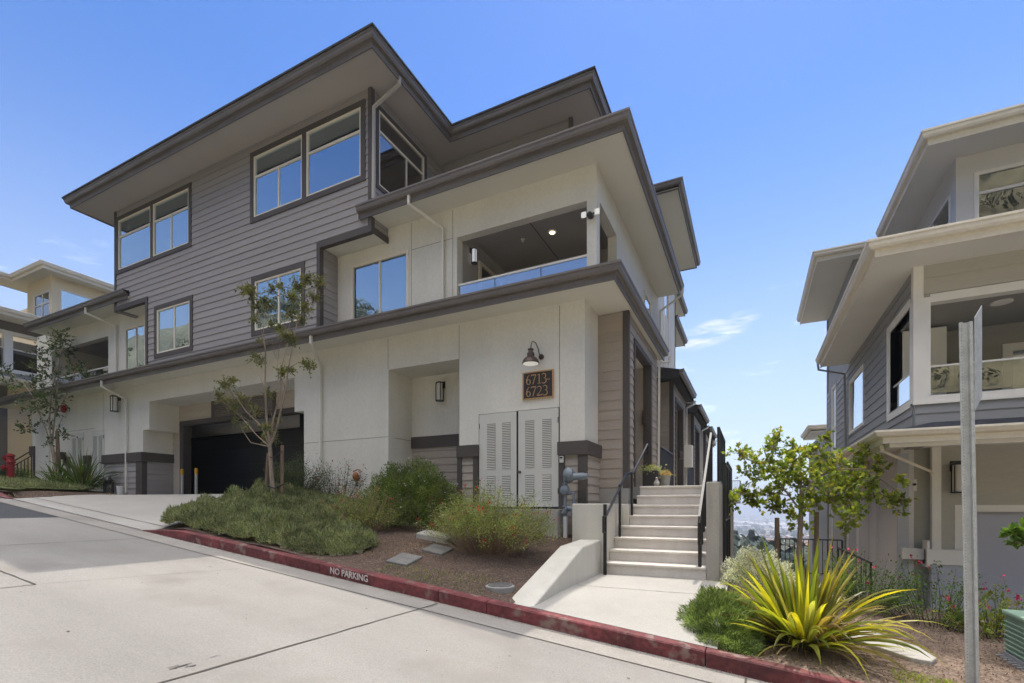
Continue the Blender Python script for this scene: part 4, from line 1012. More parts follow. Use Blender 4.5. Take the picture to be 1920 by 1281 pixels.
m = MB(); m.box(-3.345, -3.295, 8.93, 8.94, .92, .955); m.tube([(-3.34, 8.96, .97), (-3.34, 8.96, 1.0), (-3.30, 8.96, 1.0), (-3.30, 8.96, .97)], .006, 6); m.build('shackle', 'black_metal', t)
t = thing('hose_tap', 'small dark tap on the siding inside the niche', 'tap', (-5.95, 9.9, .98))
m = MB(); m.tube([(-5.92, 9.95, .98), (-5.92, 9.86, .98), (-5.92, 9.84, .92)], .02, 8); m.lathe([(.035, 0), (.035, .012)], (-5.92, 9.87, 1.02), 10); m.build('valve', 'black_metal', t)

# gas meter
t = thing('gas_meter', 'grey gas regulator and pipework on a white riser pipe', 'gas meter', (-3.1, 8.75, -.55))
gy = 8.72
m = MB(); m.tube([(-3.16, gy, -.62), (-3.16, gy, -.20)], .045, 12); m.build('riser_sleeve', 'pvc', t, smooth=True)
m = MB(); m.tube([(-3.16, gy, -.22), (-3.16, gy, .62)], .03, 10); m.tube([(-3.2, gy-.02, -.14), (-3.1, gy-.02, -.02)], .035, 8)
for z in (-.12, .0, .22, .28, .42): m.lathe([(.055, -.015), (.055, .015)], (-3.16, gy, z), 8)
m.tube([(-3.16, gy, -.05), (-2.92, gy+.05, -.05), (-2.80, 8.93, -.05)], .05, 10); m.tube([(-3.16, gy, .24), (-3.0, gy+.02, .24), (-3.0, gy+.02, -.05)], .034, 10); m.build('pipework', 'meter_grey', t, smooth=True)
m = MB(); m.lathe([(.03, -.1), (.11, -.08), (.15, -.02), (.15, .02), (.11, .08), (.03, .1)], (-3.08, gy, .58), 20, 'x'); m.lathe([(.07, 0), (.07, .2), (.055, .22), (.055, .28)], (-3.0, gy, .55), 14, 'x'); m.build('regulator', 'meter_grey', t, smooth=True)
m = MB(); m.lathe([(.02, -.07), (.08, -.05), (.1, 0), (.08, .05), (.02, .07)], (-3.16, gy-.01, .30), 16, 'y'); m.lathe([(.02, -.06), (.07, -.04), (.09, 0), (.07, .04), (.02, .06)], (-2.96, gy, -.12), 16, 'y'); build_split(m, 'valve_body', 'meter_grey', t, smooth=True)

# ------------------------------------------------------------------ left-hand street items
t = thing('fire_hydrant', 'red dry barrel fire hydrant on the ground cover at far left', 'fire hydrant', (-25.6, 8.55, .78))
hx, hy, hz = -25.25, 8.3, .72
m = MB(); m.lathe([(.2, 0), (.2, .05), (.13, .07), (.12, .12), (.12, .9), (.15, .92), (.15, .97), (.12, 1.0), (.11, 1.15), (.14, 1.17), (.13, 1.22), (.05, 1.27)], (hx, hy, hz), 18); m.lathe([(.17, .16), (.17, .2)], (hx, hy, hz), 10); m.build('barrel', 'red_hydrant', t, smooth=True)
m = MB(); m.lathe([(.09, 0), (.09, -.2), (.12, -.2), (.12, -.26), (.04, -.3)], (hx-.03, hy, hz+1.12), 12, 'x'); m.lathe([(.07, 0), (.07, -.18), (.1, -.18), (.1, -.23), (.03, -.26)], (hx, hy, hz+.72), 12, 'y'); m.build('outlet_cap', 'red_hydrant', t, smooth=True)
for i, (x, lab) in enumerate(((-17.05, 'yellow topped steel bollard at the left jamb of the garage, nearer the siding'), (-16.3, 'yellow topped steel bollard standing in the garage opening, right of its twin'))):
    yy = 9.85; x = (-17.12, -16.35)[i]
    t = thing('bollard', lab, 'bollard', (x, yy, .35), 'bollards at the garage')
    m = MB(); m.tube([(x, yy, .3), (x, yy, 1.08)], .045, 12); m.build('post', 'galv', t, smooth=True)
    m = MB(); m.lathe([(.052, 0), (.052, .17), (.03, .19)], (x, yy, 1.05), 12); m.build('cap', 'yellow', t, smooth=True)
t = thing('backflow_valve', 'black irrigation backflow valve with pipes and yellow hose beside the green flax', 'valve', (-18.6, 8.6, .36))
m = MB(); m.tube([(-19.0, 8.5, .33), (-19.0, 8.5, .75), (-18.5, 8.5, .75), (-18.5, 8.5, .33)], .035, 8); m.lathe([(.1, 0), (.12, .1), (.06, .2)], (-18.75, 8.5, .75), 12); m.build('valve', 'black_metal', t)
m = MB(); m.tube([(-18.95, 8.4, .4), (-18.8, 8.2, .37), (-18.5, 8.05, .37), (-18.2, 8.1, .37), (-18.0, 8.2, .37)], .018, 6); m.build('hose', 'yellow', t, smooth=True)
m = MB(); m.lathe([(.075, 0), (.09, .24), (.1, .24), (.1, .27), (.02, .27)], (-17.95, 8.45, .36), 16); o = m.build('bucket', 'pvc', None, smooth=True); tag(o, 'small white plastic pot by the left corner of the driveway', 'bucket'); rebase(o, (-17.95, 8.45, .36))
t = thing('meter_box', 'dark utility meter box on a post left of the louvred doors', 'utility box', (-22.75, 8.9, .6))
m = MB(); m.box(-23.05, -22.65, 8.75, 8.95, 1.72, 1.98); m.build('box', 'trim_dark', t); m = MB(); m.tube([(-22.85, 8.85, .6), (-22.85, 8.85, 1.72)], .04, 8); m.build('post', 'pvc', t)

# ------------------------------------------------------------------ right-hand neighbour
NB = thing('neighbour_building', 'grey lap sided townhouse with cream gutters and white trimmed balcony at right', 'building', (4.5, 13, -2))
X0 = 2.55; YM = 10.75
# mid storey
OP = (2.76, 7.5, 1.92, 3.5); SOP = (11.03, 12.45, 1.92, 3.55)
W6 = (15.05, 17.0, 2.1, 3.55); W7 = (19.6, 20.45, 1.6, 4.1)
s = MB()
wall(s, 'x', X0, -1, YM+.19, 21.9, 1.05, 4.2, [SOP, HOLE(*W6), HOLE(*W7)], .2); lap(s, 'x', X0, -1, YM+.1, 21.85, 1.2, 4.18, [(11.0, 12.62, 1.75, 3.68), exp(W6, .05), exp(W7, .05)], ex=.2)
wall(s, 'y', YM, -1, X0, 12, 1.05, 1.80, [], .18); lap(s, 'y', YM, -1, X0+.0, 12, 1.2, 1.80, ex=.2)
s.build('siding_wall', 'r_siding', NB)
s = MB(); wall(s, 'y', YM, -1, X0, 12, 3.62, 4.2, [], .18); lap(s, 'y', YM, -1, X0+.12, 12, 3.66, 4.2, ex=.27); s.build('header_siding', 'r_siding_warm', NB)
t = MB()
t.box(X0-.03, X0+.205, YM-.035, YM+.2, 1.80, 3.6); t.box(X0-.031, X0+.11, YM-.04, YM+.1, 3.6, 4.19)
t.box(X0+.205, 12, YM-.03, YM+.15, 3.50, 3.64); t.box(X0+.205, 12, YM-.03, YM+.15, 1.78, 1.90); t.box(X0-.04, 12, YM-.045, YM-.02, 1.755, 1.80)
t.box(X0-.03, X0+.15, 12.45, 12.62, 1.75, 3.69); t.box(X0-.03, X0+.15, YM+.2, 12.45, 3.55, 3.69); t.box(X0-.03, X0+.15, YM+.2, 12.45, 1.75, 1.88)
t.box(X0+.15, X0+.9, 12.45, 12.52, 1.9, 3.55)
build_split(t, 'white_trim', 'trim_white', NB)
# balcony interior
m = MB(); wall(m, 'y', 13.0, -1, X0+.2, 12, 1.5, 3.6, [(4.6, 8.5, 1.6, 3.1)], .1); m.quad((X0+.2, YM+.15, 3.605), (12, YM+.15, 3.605), (12, 13, 3.605), (X0+.2, 13, 3.605)); m.build('balcony_lining', 'far_siding', NB)
m = MB(); m.box(X0+.2, 12, YM+.15, 13, 1.5, 1.62); m.build('balcony_floor', 'r_soffit', NB)
t = MB(); t.box(4.45, 4.6, 12.96, 13.02, 1.62, 3.2); t.box(4.6, 8.6, 12.96, 13.02, 3.05, 3.2); bo = t.build('balcony_door', 'trim_white', NB)
m = MB(); m.box(4.6, 8.5, 13.02, 13.04, 1.62, 3.06); m.build('pane', 'glass_dark', bo)
t = MB(); t.box(X0+.2, 12, YM+.05, YM+.09, 2.40, 2.43); ro = t.build('balcony_railing', 'trim_white', NB)
for k in range(6): q = MB(); q.box(2.77+k*1.3, 4.06+k*1.3, YM+.06, YM+.072, 1.95, 2.40); q.build('glass_panel', 'glass_dark', ro)
t = MB(); t.box(X0+.05, X0+.09, YM+.2, 12.45, 2.42, 2.45); ro = t.build('balcony_railing', 'trim_white', NB); q = MB(); q.box(X0+.06, X0+.072, YM+.22, 12.44, 1.9, 2.42); q.build('glass_panel', 'glass_pale', ro)
window(NB, 'x', X0, -1, *W6, trim='trim_white', tw=.05, glass='glass_pale', frame='trim_white'); window(NB, 'x', X0, -1, *W7, h=(2.7,), trim='trim_white', tw=.04, glass='glass_pale', frame='trim_white')
# mid eave
mpath = [(1.83, 17.2), (1.83, 9.93), (12, 9.93)]
gutter(NB, mpath, 4.14, 'gutter_cream')
m = MB(); m.sweep(mpath, [(-.02, 4.15), (-1.2, 4.15), (-1.2, 4.19), (-.02, 4.19)]); m.build('soffit', 'r_soffit', NB)
m = MB(); m.sweep(mpath, [(.1, 4.365), (-.02, 4.37), (-2.6, 4.9), (-2.6, 4.2), (-.06, 4.2)]); m.build('mid_roof', 'shingle_blue', NB)
downspout(NB, [(1.75, 17.0, 4.2), (1.77, 17.0, 4.03), (2.45, 17.3, 3.9), (2.49, 17.3, 1.2)], 'r_siding')
# top storey
W8 = (4.0, 7.0, 5.55, 6.68)
s = MB(); wall(s, 'y', 12.9, -1, 3.72, 12, 4.2, 7.1, [HOLE(*W8)], .2); wall(s, 'x', 3.72, -1, 13.1, 22, 4.2, 7.1, [HOLE(13.2, 15.2, 5.35, 6.5)], .2)
s.build('upper_wall', 'r_stucco', NB)
window(NB, 'y', 12.9, -1, *W8, h=(6.25,), trim=None, frame='trim_white', glass='glass_dark', fw=.07); window(NB, 'x', 3.72, -1, 13.2, 15.2, 5.35, 6.5, h=(5.95,), v=(14.3,), vz=6.45, trim=None, frame='trim_white', glass='glass_dark')
tpath = [(3.08, 16.0), (3.08, 12.15), (12, 12.15)]
gutter(NB, tpath, 7.05, 'gutter_cream')
m = MB(); m.sweep(tpath, [(-.02, 7.06), (-1.2, 7.06), (-1.2, 7.1), (-.02, 7.1)]); m.build('soffit', 'r_soffit', NB)
m = MB(); m.sweep(tpath, [(.1, 7.275), (-.02, 7.28), (-3.6, 8.1), (-3.6, 7.1), (-.06, 7.1)]); m.build('top_roof', 'shingle_blue', NB)
t3 = [(1.68, 22.0), (1.68, 16.5), (5, 16.5)]
gutter(NB, t3, 7.05, 'gutter_cream'); m = MB(); m.sweep(t3, [(-.02, 7.06), (-2.2, 7.06), (-2.2, 7.1), (-.02, 7.1)]); m.build('soffit', 'r_soffit', NB)
m = MB(); m.sweep(t3, [(.1, 7.275), (-.02, 7.28), (-3.6, 8.1), (-3.6, 7.1), (-.06, 7.1)]); m.build('top_roof', 'shingle_blue', NB)
m = MB(); m.box(2.6, 12, 16.9, 17.1, 4.2, 7.06); m.box(2.6, 2.8, 17.1, 21.9, 4.2, 7.06); m.box(2.56, 12, 21.9, 22.1, -4, 7.06); m.box(11.8, 12, 11, 22, -2.3, 7); m.build('rear_wall', 'r_siding', NB)
# lower storey
lp = [(1.9, 14.6), (1.9, 9.75), (12, 9.75)]
LG = [(-.03, -.05), (.0, -.05), (.0, .04), (.04, .05), (.085, .06), (.11, .1), (.125, .125), (.125, .155), (.1, .155), (.1, .14), (-.03, .14)]
gutter(NB, lp, 1.06, 'gutter_cream', prof=LG)
m = MB(); m.sweep(lp, [(-.02, 1.07), (-2.4, 1.07), (-2.4, 1.10), (-.02, 1.10)]); m.build('soffit', 'r_soffit', NB)
m = MB(); m.sweep(lp, [(.1, 1.19), (-.02, 1.2), (-.84, 1.42), (-.84, 1.11), (-.06, 1.11)]); m.build('low_roof', 'shingle_blue', NB)
m = MB(); m.sweep(lp, [(-.15, .95), (-.11, .95), (-.11, 1.07), (-.15, 1.07)]); m.build('fascia_board', 'trim_white', NB)
YG = 11.45
GD = (3.42, 9, -2.6, -.10)
s = MB(); wall(s, 'y', YG, -1, 3.0, 12, -2.9, 1.08, [GD], .15); lap(s, 'y', YG, -1, 3.02, 12, -.85, 1.07, [(3.30, 9, -2.6, .02)], ex=.2); s.build('garage_front', 'r_siding_warm', NB)
m = MB(); m.box(3.42, 9, YG+.08, YG+.12, -2.6, -.1)
for k in range(4): m.box(3.42, 9, YG+.072, YG+.08, -.66-k*.56, -.12-k*.56)
m.build('garage_door', 'r_garage', NB)
t = MB(); t.box(3.28, 3.42, YG-.03, YG+.08, -.78, .02); t.box(3.42, 9, YG-.03, YG+.08, -.10, .02); t.box(2.93, 3.06, YG-.14, YG-.02, -.80, 1.07); t.box(2.82, 3.42, YG-.2, YG-.02, -1.05, -.78)
t.box(2.82, 2.86, YG-.3, YG-.02, -1.1, -.62); t.box(2.5, 2.82, YG-.12, YG-.02, -.98, -.78); build_split(t, 'garage_trim', 'trim_white', NB)
s = MB(); s.box(2.9, 3.41, YG-.17, YG, -2.9, -1.05); s.box(2.45, 2.62, YG-.02, YG+.02, -2.9, .98); wall(s, 'x', 3.0, -1, YG, 11.9, -2.9, 1.07, [], .1)
s.build('lower_wall', 'r_garage', NB)
s = MB(); wall(s, 'y', YG+.1, -1, 2.55, 3.0, -2.9, 1.07, [], .1); lap(s, 'y', YG+.1, -1, 2.62, 3.0, -.78, 1.07, ex=.2); s.build('corner_siding', 'r_siding_warm', NB)
s = MB(); wall(s, 'x', 2.5, -1, YG+.0, 14.2, -3.0, 1.07, [], .2); s.box(2.44, 2.6, 13.2, 13.55, -3, 1.07); s.box(2.3, 2.6, 14.2, 14.5, -3, 1.07); s.box(2.3, 2.6, 15.6, 15.9, -3, 1.07); s.box(2.3, 2.6, 18.4, 18.7, -3, 1.07); wall(s, 'x', 3.4, -1, 14.2, 22, -3.4, 1.07, [], .2)
s.box(2.3, 3.4, 19, 19.2, -3.4, 1.07); s.build('lower_stucco', 'r_stucco', NB)
m = MB(); m.box(2.3, 3.4, 14.2, 22, 1.0, 1.06); m.build('porch_ceiling', 'r_soffit', NB)
downspout(NB, [(1.95, 10.15, 1.06), (1.97, 10.15, .93), (2.93, YG-.12, .62), (2.93, YG-.12, .55)], 'gutter_cream', .028)
for (ya, yb, z, xx) in ((25.5, 29, 3.35, 2.35), (25.6, 29, 2.45, 2.4)):
    gutter(NB, [(xx, yb), (xx, ya), (xx+2, ya)], z, 'gutter_cream'); m = MB(); m.box(xx, xx+3, ya, yb, z, z+.05); m.build('soffit', 'r_soffit', NB)
m = MB(); m.box(2.6, 2.8, 22.1, 29, -4, 3.0); m.build('rear_wall', 'r_siding', NB)
lantern(3.29, YG, .46, 'bronze lantern with white glass on the neighbour building beside its garage door', 1.35)
lantern(3.60, 13.0, 2.62, 'lantern inside the balcony of the neighbour building', 1.2)
t = thing('ceiling_light', 'unlit round ceiling light in the neighbour balcony', 'light', (3.85, 11.4, 3.6))
m = MB(); m.lathe([(.15, 0), (.15, -.02), (.1, -.03)], (3.95, 11.55, 3.60), 20); m.build('ring', 'trim_white', t)
t = thing('security_camera', 'small white camera on the corner wall of the neighbour building', 'security camera', (2.75, YG, .4))
m = MB(); m.box(2.70, 2.75, YG+.03, YG+.09, .28, .5); m.build('mount', 'trim_white', t); m = MB(); m.lathe([(.025, 0), (.025, -.08)], (2.70, YG+.03, .4), 10, 'y'); m.build('lens', 'black_metal', t)
drv = MB(); drv.quad((3.0, 9.6, zright(3.0, 9.6)+.06), (14, 9.6, zright(14, 9.6)-.1), (14, 11.6, -2.55), (3.0, 11.6, -1.98)); struct(drv.build('neighbour_apron', 'concrete'))
# railing and steps down beside the neighbour
def sloped_rail(label, pts, h, grp='dark railings beside the neighbour building'):
    g = thing('stair_railing', label, 'railing', pts[0], grp)
    m = MB(); m.tube([(p[0], p[1], p[2]+h) for p in pts], .022, 4, sq=True); m.build('rail', 'grey_lit_metal', g)
    m = MB(); m.tube([(p[0], p[1], p[2]+.08) for p in pts], .016, 4, sq=True)
    m.build('bottom_rail', 'black_metal', g)
    for a, b in zip(pts[:-1], pts[1:]):
        a, b = Vector(a), Vector(b); n = int((b-a).length/.11)
        for i in range(n+1):
            p = a+(b-a)*i/max(1, n); m = MB(); r = .02 if i in (0, n) else .009; m.box(p.x-r, p.x+r, p.y-r, p.y+r, p.z-(.3 if r > .01 else -.08), p.z+h); m.build('post' if r > .01 else 'baluster', 'black_metal', g)
sloped_rail('dark railing running back between the two buildings behind the tree stake', [(.55, 12.6, -1.65), (.62, 15.8, -1.95)], 1.02)
sloped_rail('dark barred railing facing the valley behind the small tree trunk', [(.62, 15.9, -1.95), (2.2, 15.9, -1.95)], 1.02)
sloped_rail('short sloping dark railing under the neighbour building porch', [(1.75, 13.2, -1.9), (2.25, 12.6, -2.15)], .95)

# ------------------------------------------------------------------ far left building
FB = thing('hillside_building', 'cream building with white trimmed balconies up the street at far left', 'building', (-36, 12, 1))
SX = -28.3
m = MB(); wall(m, 'x', SX, 1, 9.2, 20, .3, 5.3, [], .2); wall(m, 'x', -27.6, 1, 10.6, 17, 8.1, 10.15, [HOLE(10.7, 11.9, 8.4, 9.65)], .2); wall(m, 'y', 10.4, -1, -29.9, -27.6, 8.1, 10.15, [HOLE(-29.2, -27.75, 8.35, 9.5)], .2)
wall(m, 'x', -29.9, -1, 10.5, 11.6, 8.1, 10.15, [], .1); wall(m, 'y', 11.6, -1, -40, -29.9, 8.1, 10.15, [HOLE(-33.4, -32.0, 8.5, 9.3)], .2)
m.build('stucco_wall', 'far_cream', FB)
window(FB, 'y', 10.4, -1, -29.2, -27.75, 8.35, 9.5, h=(9.0,), v=(-28.45,), vz=9.45, trim=None, frame='trim_white', glass='glass_dark')
window(FB, 'x', -27.6, 1, 10.7, 11.9, 8.4, 9.65, trim=None, frame='trim_white', glass='glass')
window(FB, 'y', 11.6, -1, -33.4, -32.0, 8.5, 9.3, trim=None, frame='trim_white', glass='glass_dark')
m = MB(); wall(m, 'x', SX+.01, 1, 5, 9.2, .3, 5.3, [], .2); lap(m, 'x', SX+.02, 1, 5, 9.2, .4, 5.3, ex=.2); m.build('lower_siding', 'far_brown', FB)
p = [(-29.9, 6), (-29.9, 9.87), (-26.97, 9.87), (-26.97, 18)]
gutter(FB, p, 10.12, 'gutter_cream'); m = MB(); m.sweep(p, [(-.02, 10.13), (-1.0, 10.13), (-1.0, 10.17), (-.02, 10.17)]); m.build('soffit', 'soffit_cream', FB)
m = MB(); m.sweep(p, [(.1, 10.34), (-1.2, 10.6), (-1.2, 10.17), (-.06, 10.17)]); m.build('top_roof', 'shingle', FB)
p = [(-26.97, 6), (-26.97, 11.4)]
gutter(FB, p, 7.72, 'gutter_cream'); m = MB(); m.sweep(p, [(-.02, 7.73), (-3.0, 7.73), (-3.0, 7.77), (-.02, 7.77)]); m.build('soffit', 'soffit_cream', FB)
m = MB(); m.sweep(p, [(.1, 7.94), (-3, 8.2), (-3, 7.8), (-.06, 7.8)]); m.build('mid_roof', 'shingle', FB)
m = MB(); m.box(-28.2, -28.0, 6, 11.2, 7.3, 7.73); m.build('header', 'far_brown', FB)
m = MB(); m.box(-31, -28.05, 6, 6.1, 5.4, 7.7); m.box(-31, -30.9, 6.1, 11.6, 5.4, 7.7); m.box(-31, -28.0, 11.3, 11.6, 5.3, 8.3); m.build('balcony_lining', 'far_siding', FB)
m = MB()
for y in (6.6, 9.0, 10.75): m.box(-28.22, -27.95, y, y+.27, 5.75, 7.22)
m.box(-28.23, -27.94, 6, 11.3, 7.22, 7.34); m.box(-28.24, -27.93, 6, 11.3, 5.6, 5.75); build_split(m, 'white_trim', 'trim_white', FB)
m = MB(); m.box(-28.1, -28.06, 6, 11.3, 6.60, 6.65); mo = m.build('balcony_railing', 'trim_white', FB); q = MB(); q.box(-28.085, -28.075, 6.1, 11.2, 5.78, 6.6); q.build('glass_panel', 'glass_dark', mo)
m = MB(); lap(m, 'x', -28.0, 1, 6, 11.3, 5.3, 5.6); m.box(-28.2, -28.01, 6, 11.3, 5.3, 5.6); m.build('siding_band', 'r_siding', FB)
p = [(-27.5, 5), (-27.5, 10.2)]
gutter(FB, p, 5.05, 'gutter_cream'); m = MB(); m.box(-28.3, -27.52, 5, 10.2, 5.06, 5.1); m.build('soffit', 'soffit_cream', FB)
m = MB(); m.box(-46, -28.5, 5, 5.2, 0, 5.3); m.box(-46, -27.7, 17, 17.2, 0, 10.1); m.build('rear_wall', 'far_cream', FB)
m = MB(); m.box(-29.85, -28.5, 11.2, 16.5, 8.0, 10.12); m.box(-40, -29.9, 12.6, 12.8, 8, 10.1); m.build('room_wall', 'room', FB)
# railing up the hill
g = thing('stair_railing', 'black sloping stair railing beside the hydrant at far left', 'railing', (-27, 8.6, .9))
def lr(x): return .9 + (x+29)*.0
a, b = Vector((-28.6, 9.0, .55)), Vector((-25.9, 9.35, 1.45))
m = MB(); m.tube([tuple(a+Vector((0, 0, .95))), tuple(b+Vector((0, 0, .95)))], .025, 6); m.tube([tuple(a+Vector((0, 0, .75))), tuple(b+Vector((0, 0, .75)))], .02, 6); m.build('rail', 'black_metal', g)
for i in range(13):
    p_ = a+(b-a)*i/12; m = MB(); m.box(p_.x-.012, p_.x+.012, p_.y-.012, p_.y+.012, p_.z-.3, p_.z+.95 if i in (0, 12) else p_.z+.75); m.build('baluster', 'black_metal', g)

# ------------------------------------------------------------------ plants
def tree(name, label, base, segs, leafm, leaf_len, leaf_w, clusters, n_per, cr, barkm='bark', cat='tree', group=None, up=.3):
    """segs: list of (points, radii). clusters: list of (center, radius scale, count scale)."""
    t = thing(name, label, cat, base, group)
    m = MB()
    for (pts, rad) in segs: m.tube(pts, rad, 7)
    m.build('trunk', barkm, t, smooth=True)
    cs, ds, us, ls, ws = [], [], [], [], []
    tw = MB()
    for (c, s, k) in clusters:
        c = Vector(c); n = int(n_per*k)
        ntw = max(3, n//9)
        for j in range(ntw):
            d = Vector(rdir(1, .25)[0]); L_ = cr*s*random.uniform(.45, 1.15); st_ = c - d*L_*.2; e = c+d*L_*Vector((1, 1, .8)).length/1.6
            tw.tube([tuple(st_), tuple((st_+e)/2+Vector((0, 0, .01))), tuple(e)], [.004, .003, .0015], 3, cap=False)
            for q in range(max(2, n//ntw)):
                f = random.uniform(.25, 1.05); p = st_+(e-st_)*f
                dd = (d + Vector(rdir(1)[0])*.9); dd.normalize()
                cs.append(tuple(p)); ds.append(tuple(dd)); us.append(tuple(Vector(rdir(1, .9)[0]))); sc = random.uniform(.65, 1.15); ls.append(leaf_len*sc); ws.append(leaf_w*sc)
    v, f = leaves_np(cs, ds, us, ls, ws); m = MB(); m.v = v.tolist(); m.f = f.tolist(); o_ = m
    i_ = len(m.f); j_ = len(m.v); m.v += tw.v; m.f += [tuple(q+j_ for q in f_) for f_ in tw.f]; o_ = m.build('crown', leafm, t); o_.data.materials.append(MAT[barkm])
    for p_ in o_.data.polygons[i_:]: p_.material_index = 1
    return t

F_, HYv = 918., 949.
cY, sY = math.cos(YAW), math.sin(YAW)
def at(u, v, y):   # point of the photograph on the vertical plane at depth y
    k = (u-960)/F_; r = (-sY+k*cY, cY+k*sY, (HYv-v)/F_); t = y/r[1]; return Vector((r[0]*t, y, r[2]*t))

# crape myrtle in front of the garage
def brs(defs, ybase, spread):
    segs = []; tips = []
    for (pts, r0, r1, dy) in defs:
        n = len(pts); P_ = []
        for i, (u, v) in enumerate(pts):
            P_.append(tuple(at(u, v, ybase + dy*i/(n-1))))
        rad = [r0+(r1-r0)*i/(n-1) for i in range(n)]; segs.append((P_, rad)); tips.append(P_)
    return segs, tips
defs = [([(517, 968), (510, 900), (506, 838)], .048, .04, 0),
 ([(506, 838), (500, 790), (497, 730), (498, 660), (494, 620)], .026, .008, -.25),
 ([(506, 838), (520, 800), (535, 730), (541, 690), (556, 610), (560, 580)], .026, .007, .25),
 ([(506, 838), (512, 790), (524, 740), (528, 690), (540, 640), (543, 600)], .02, .006, .5),
 ([(506, 838), (490, 800), (460, 770), (440, 740), (425, 722)], .016, .005, -.5),
 ([(506, 838), (480, 815), (455, 785), (432, 765), (412, 748)], .014, .004, .4),
 ([(506, 838), (470, 830), (450, 800)], .012, .004, -.1),
 ([(490, 800), (462, 786), (438, 768), (418, 757)], .006, .002, .2), ([(480, 815), (468, 796), (440, 788), (430, 775)], .005, .002, -.3), ([(460, 770), (470, 745), (468, 720)], .005, .002, .1),
 ([(440, 740), (452, 725), (448, 712)], .004, .002, .1), ([(506, 838), (495, 810), (478, 780), (468, 758)], .007, .002, .3), ([(512, 790), (505, 760), (508, 735)], .005, .002, .1), ([(506, 838), (520, 815), (518, 790)], .006, .002, -.2), ([(528, 690), (515, 665), (510, 640)], .004, .002, .2),
 ([(498, 660), (490, 620), (478, 590), (470, 560)], .008, .003, -.1), ([(494, 620), (496, 590), (505, 550)], .007, .003, .1),
 ([(556, 610), (570, 580), (588, 550), (600, 530)], .007, .003, .2), ([(541, 690), (560, 680), (585, 690)], .006, .003, .1), ([(497, 730), (485, 700), (482, 660)], .006, .003, .3), ([(535, 730), (520, 690), (525, 640)], .006, .003, -.3)]
segs_, _ = brs(defs, 6.95, .3)
cl = []
for (u, v, s, k) in [(470, 552, 1, 1.3), (482, 575, 1, 1), (460, 545, .8, .8), (510, 545, .9, 1.0), (525, 538, .7, .7), (498, 570, .8, .8), (478, 600, .7, .6), (548, 560, 1, 1.1), (560, 540, 1, 1.3), (575, 525, .9, 1.2), (600, 530, .8, 1.1), (588, 560, .9, 1), (572, 580, 1, 1), (545, 590, .8, .7), (565, 600, .6, .6), (535, 630, 1, 1), (548, 640, .8, .8), (525, 620, .7, .7), (478, 670, .7, .6), (490, 680, .6, .4), (530, 700, .9, .9), (545, 695, .6, .6), (582, 690, .8, .7), (570, 682, .5, .4), (422, 722, 1, 1.1), (435, 715, .7, .6), (412, 745, .9, .9), (430, 755, .9, .7), (450, 745, .8, .6), (465, 760, .9, .6), (480, 775, .9, .6), (505, 740, .8, .5), (445, 790, .7, .5), (460, 800, .6, .4), (500, 805, .9, .8), (512, 820, .8, .7), (520, 790, .6, .4), (495, 830, .6, .4), (440, 770, .8, .5), (490, 640, .5, .3), (505, 610, .5, .3)]:
    cl.append((tuple(at(u, v, 6.95+random.uniform(-.45, .45))), s, k))
tree('crape_myrtle_tree', 'young multi stemmed tree tied between two stakes, in front of the garage', (-8.85, 6.95, -.15), segs_, 'leaf_myrtle', .048, .026, cl, 330, .21)
for (u, v0, v1, lab) in ((498, 850, 965, 'left wooden stake leaning against the trunk of the garage tree'), (529, 835, 955, 'right wooden stake of the garage tree, upright beside the trunk')):
    p = at(u-(2 if u < 510 else 0), v1, 7.15); q = at(u+(5 if u < 510 else 0), v0, 7.15); m = MB(); m.tube([tuple(p-Vector((0, 0, .2))), tuple(q)], .036, 12)
    o = m.build('tree_stake', 'wood', None, smooth=True); tag(o, lab, 'tree stake', 'wooden tree stakes'); rebase(o, p)
p = at(506, 853, 6.99); m = MB(); m.tube([tuple(at(505, 857, 6.93)), tuple(at(513, 858, 6.9)), tuple(at(529, 846, 7.12))], .012, 6); m.tube([tuple(at(503, 912, 6.9)), tuple(at(516, 916, 6.89)), tuple(at(531, 908, 7.1))], .014, 6)
o = m.build('tree_tie', 'black_metal', None); tag(o, 'black rubber ties round the trunk of the staked garage tree', 'tree tie'); rebase(o, p)

# left tree
defs = [([(110, 905), (104, 870), (97, 835)], .075, .055, 0), ([(97, 835), (92, 790), (98, 730), (110, 680), (120, 640)], .03, .01, .3), ([(97, 835), (103, 780), (108, 720), (112, 660)], .028, .01, -.3), ([(97, 835), (80, 790), (65, 750), (45, 720), (20, 700)], .022, .006, -.6), ([(97, 835), (85, 800), (70, 770), (50, 760)], .016, .006, .5), ([(103, 780), (125, 740), (140, 700), (150, 685)], .014, .005, .4), ([(97, 835), (110, 800), (118, 780)], .012, .005, -.4)]
segs_, _ = brs(defs, 8.25, .3); cl = []
for (u, v, s, k) in [(118, 640, 1.1, 1.5), (105, 655, 1, 1.2), (125, 660, .9, 1), (112, 625, .7, .8), (70, 665, 1, 1), (85, 680, .9, .8), (60, 690, .8, .6), (145, 690, .9, .9), (155, 695, .7, .6), (10, 700, 1, 1), (15, 720, 1, .9), (30, 730, 1, .8), (60, 720, 1.1, 1.2), (80, 715, 1, 1), (95, 735, 1.1, 1.2), (75, 745, 1.1, 1.3), (50, 755, 1, 1.0), (90, 760, 1, 1.2), (105, 775, 1, 1), (70, 770, .9, .8), (60, 800, 1, .9), (45, 805, .7, .7), (95, 800, .8, .7), (120, 815, .7, .7), (90, 830, .7, .6), (100, 700, .9, .8), (80, 695, .8, .7), (120, 700, .8, .6), (115, 750, .9, .6), (-20, 710, 1, 1), (-35, 740, 1, 1)]:
    cl.append((tuple(at(u, v, 8.25+random.uniform(-.6, .6))), s, k))
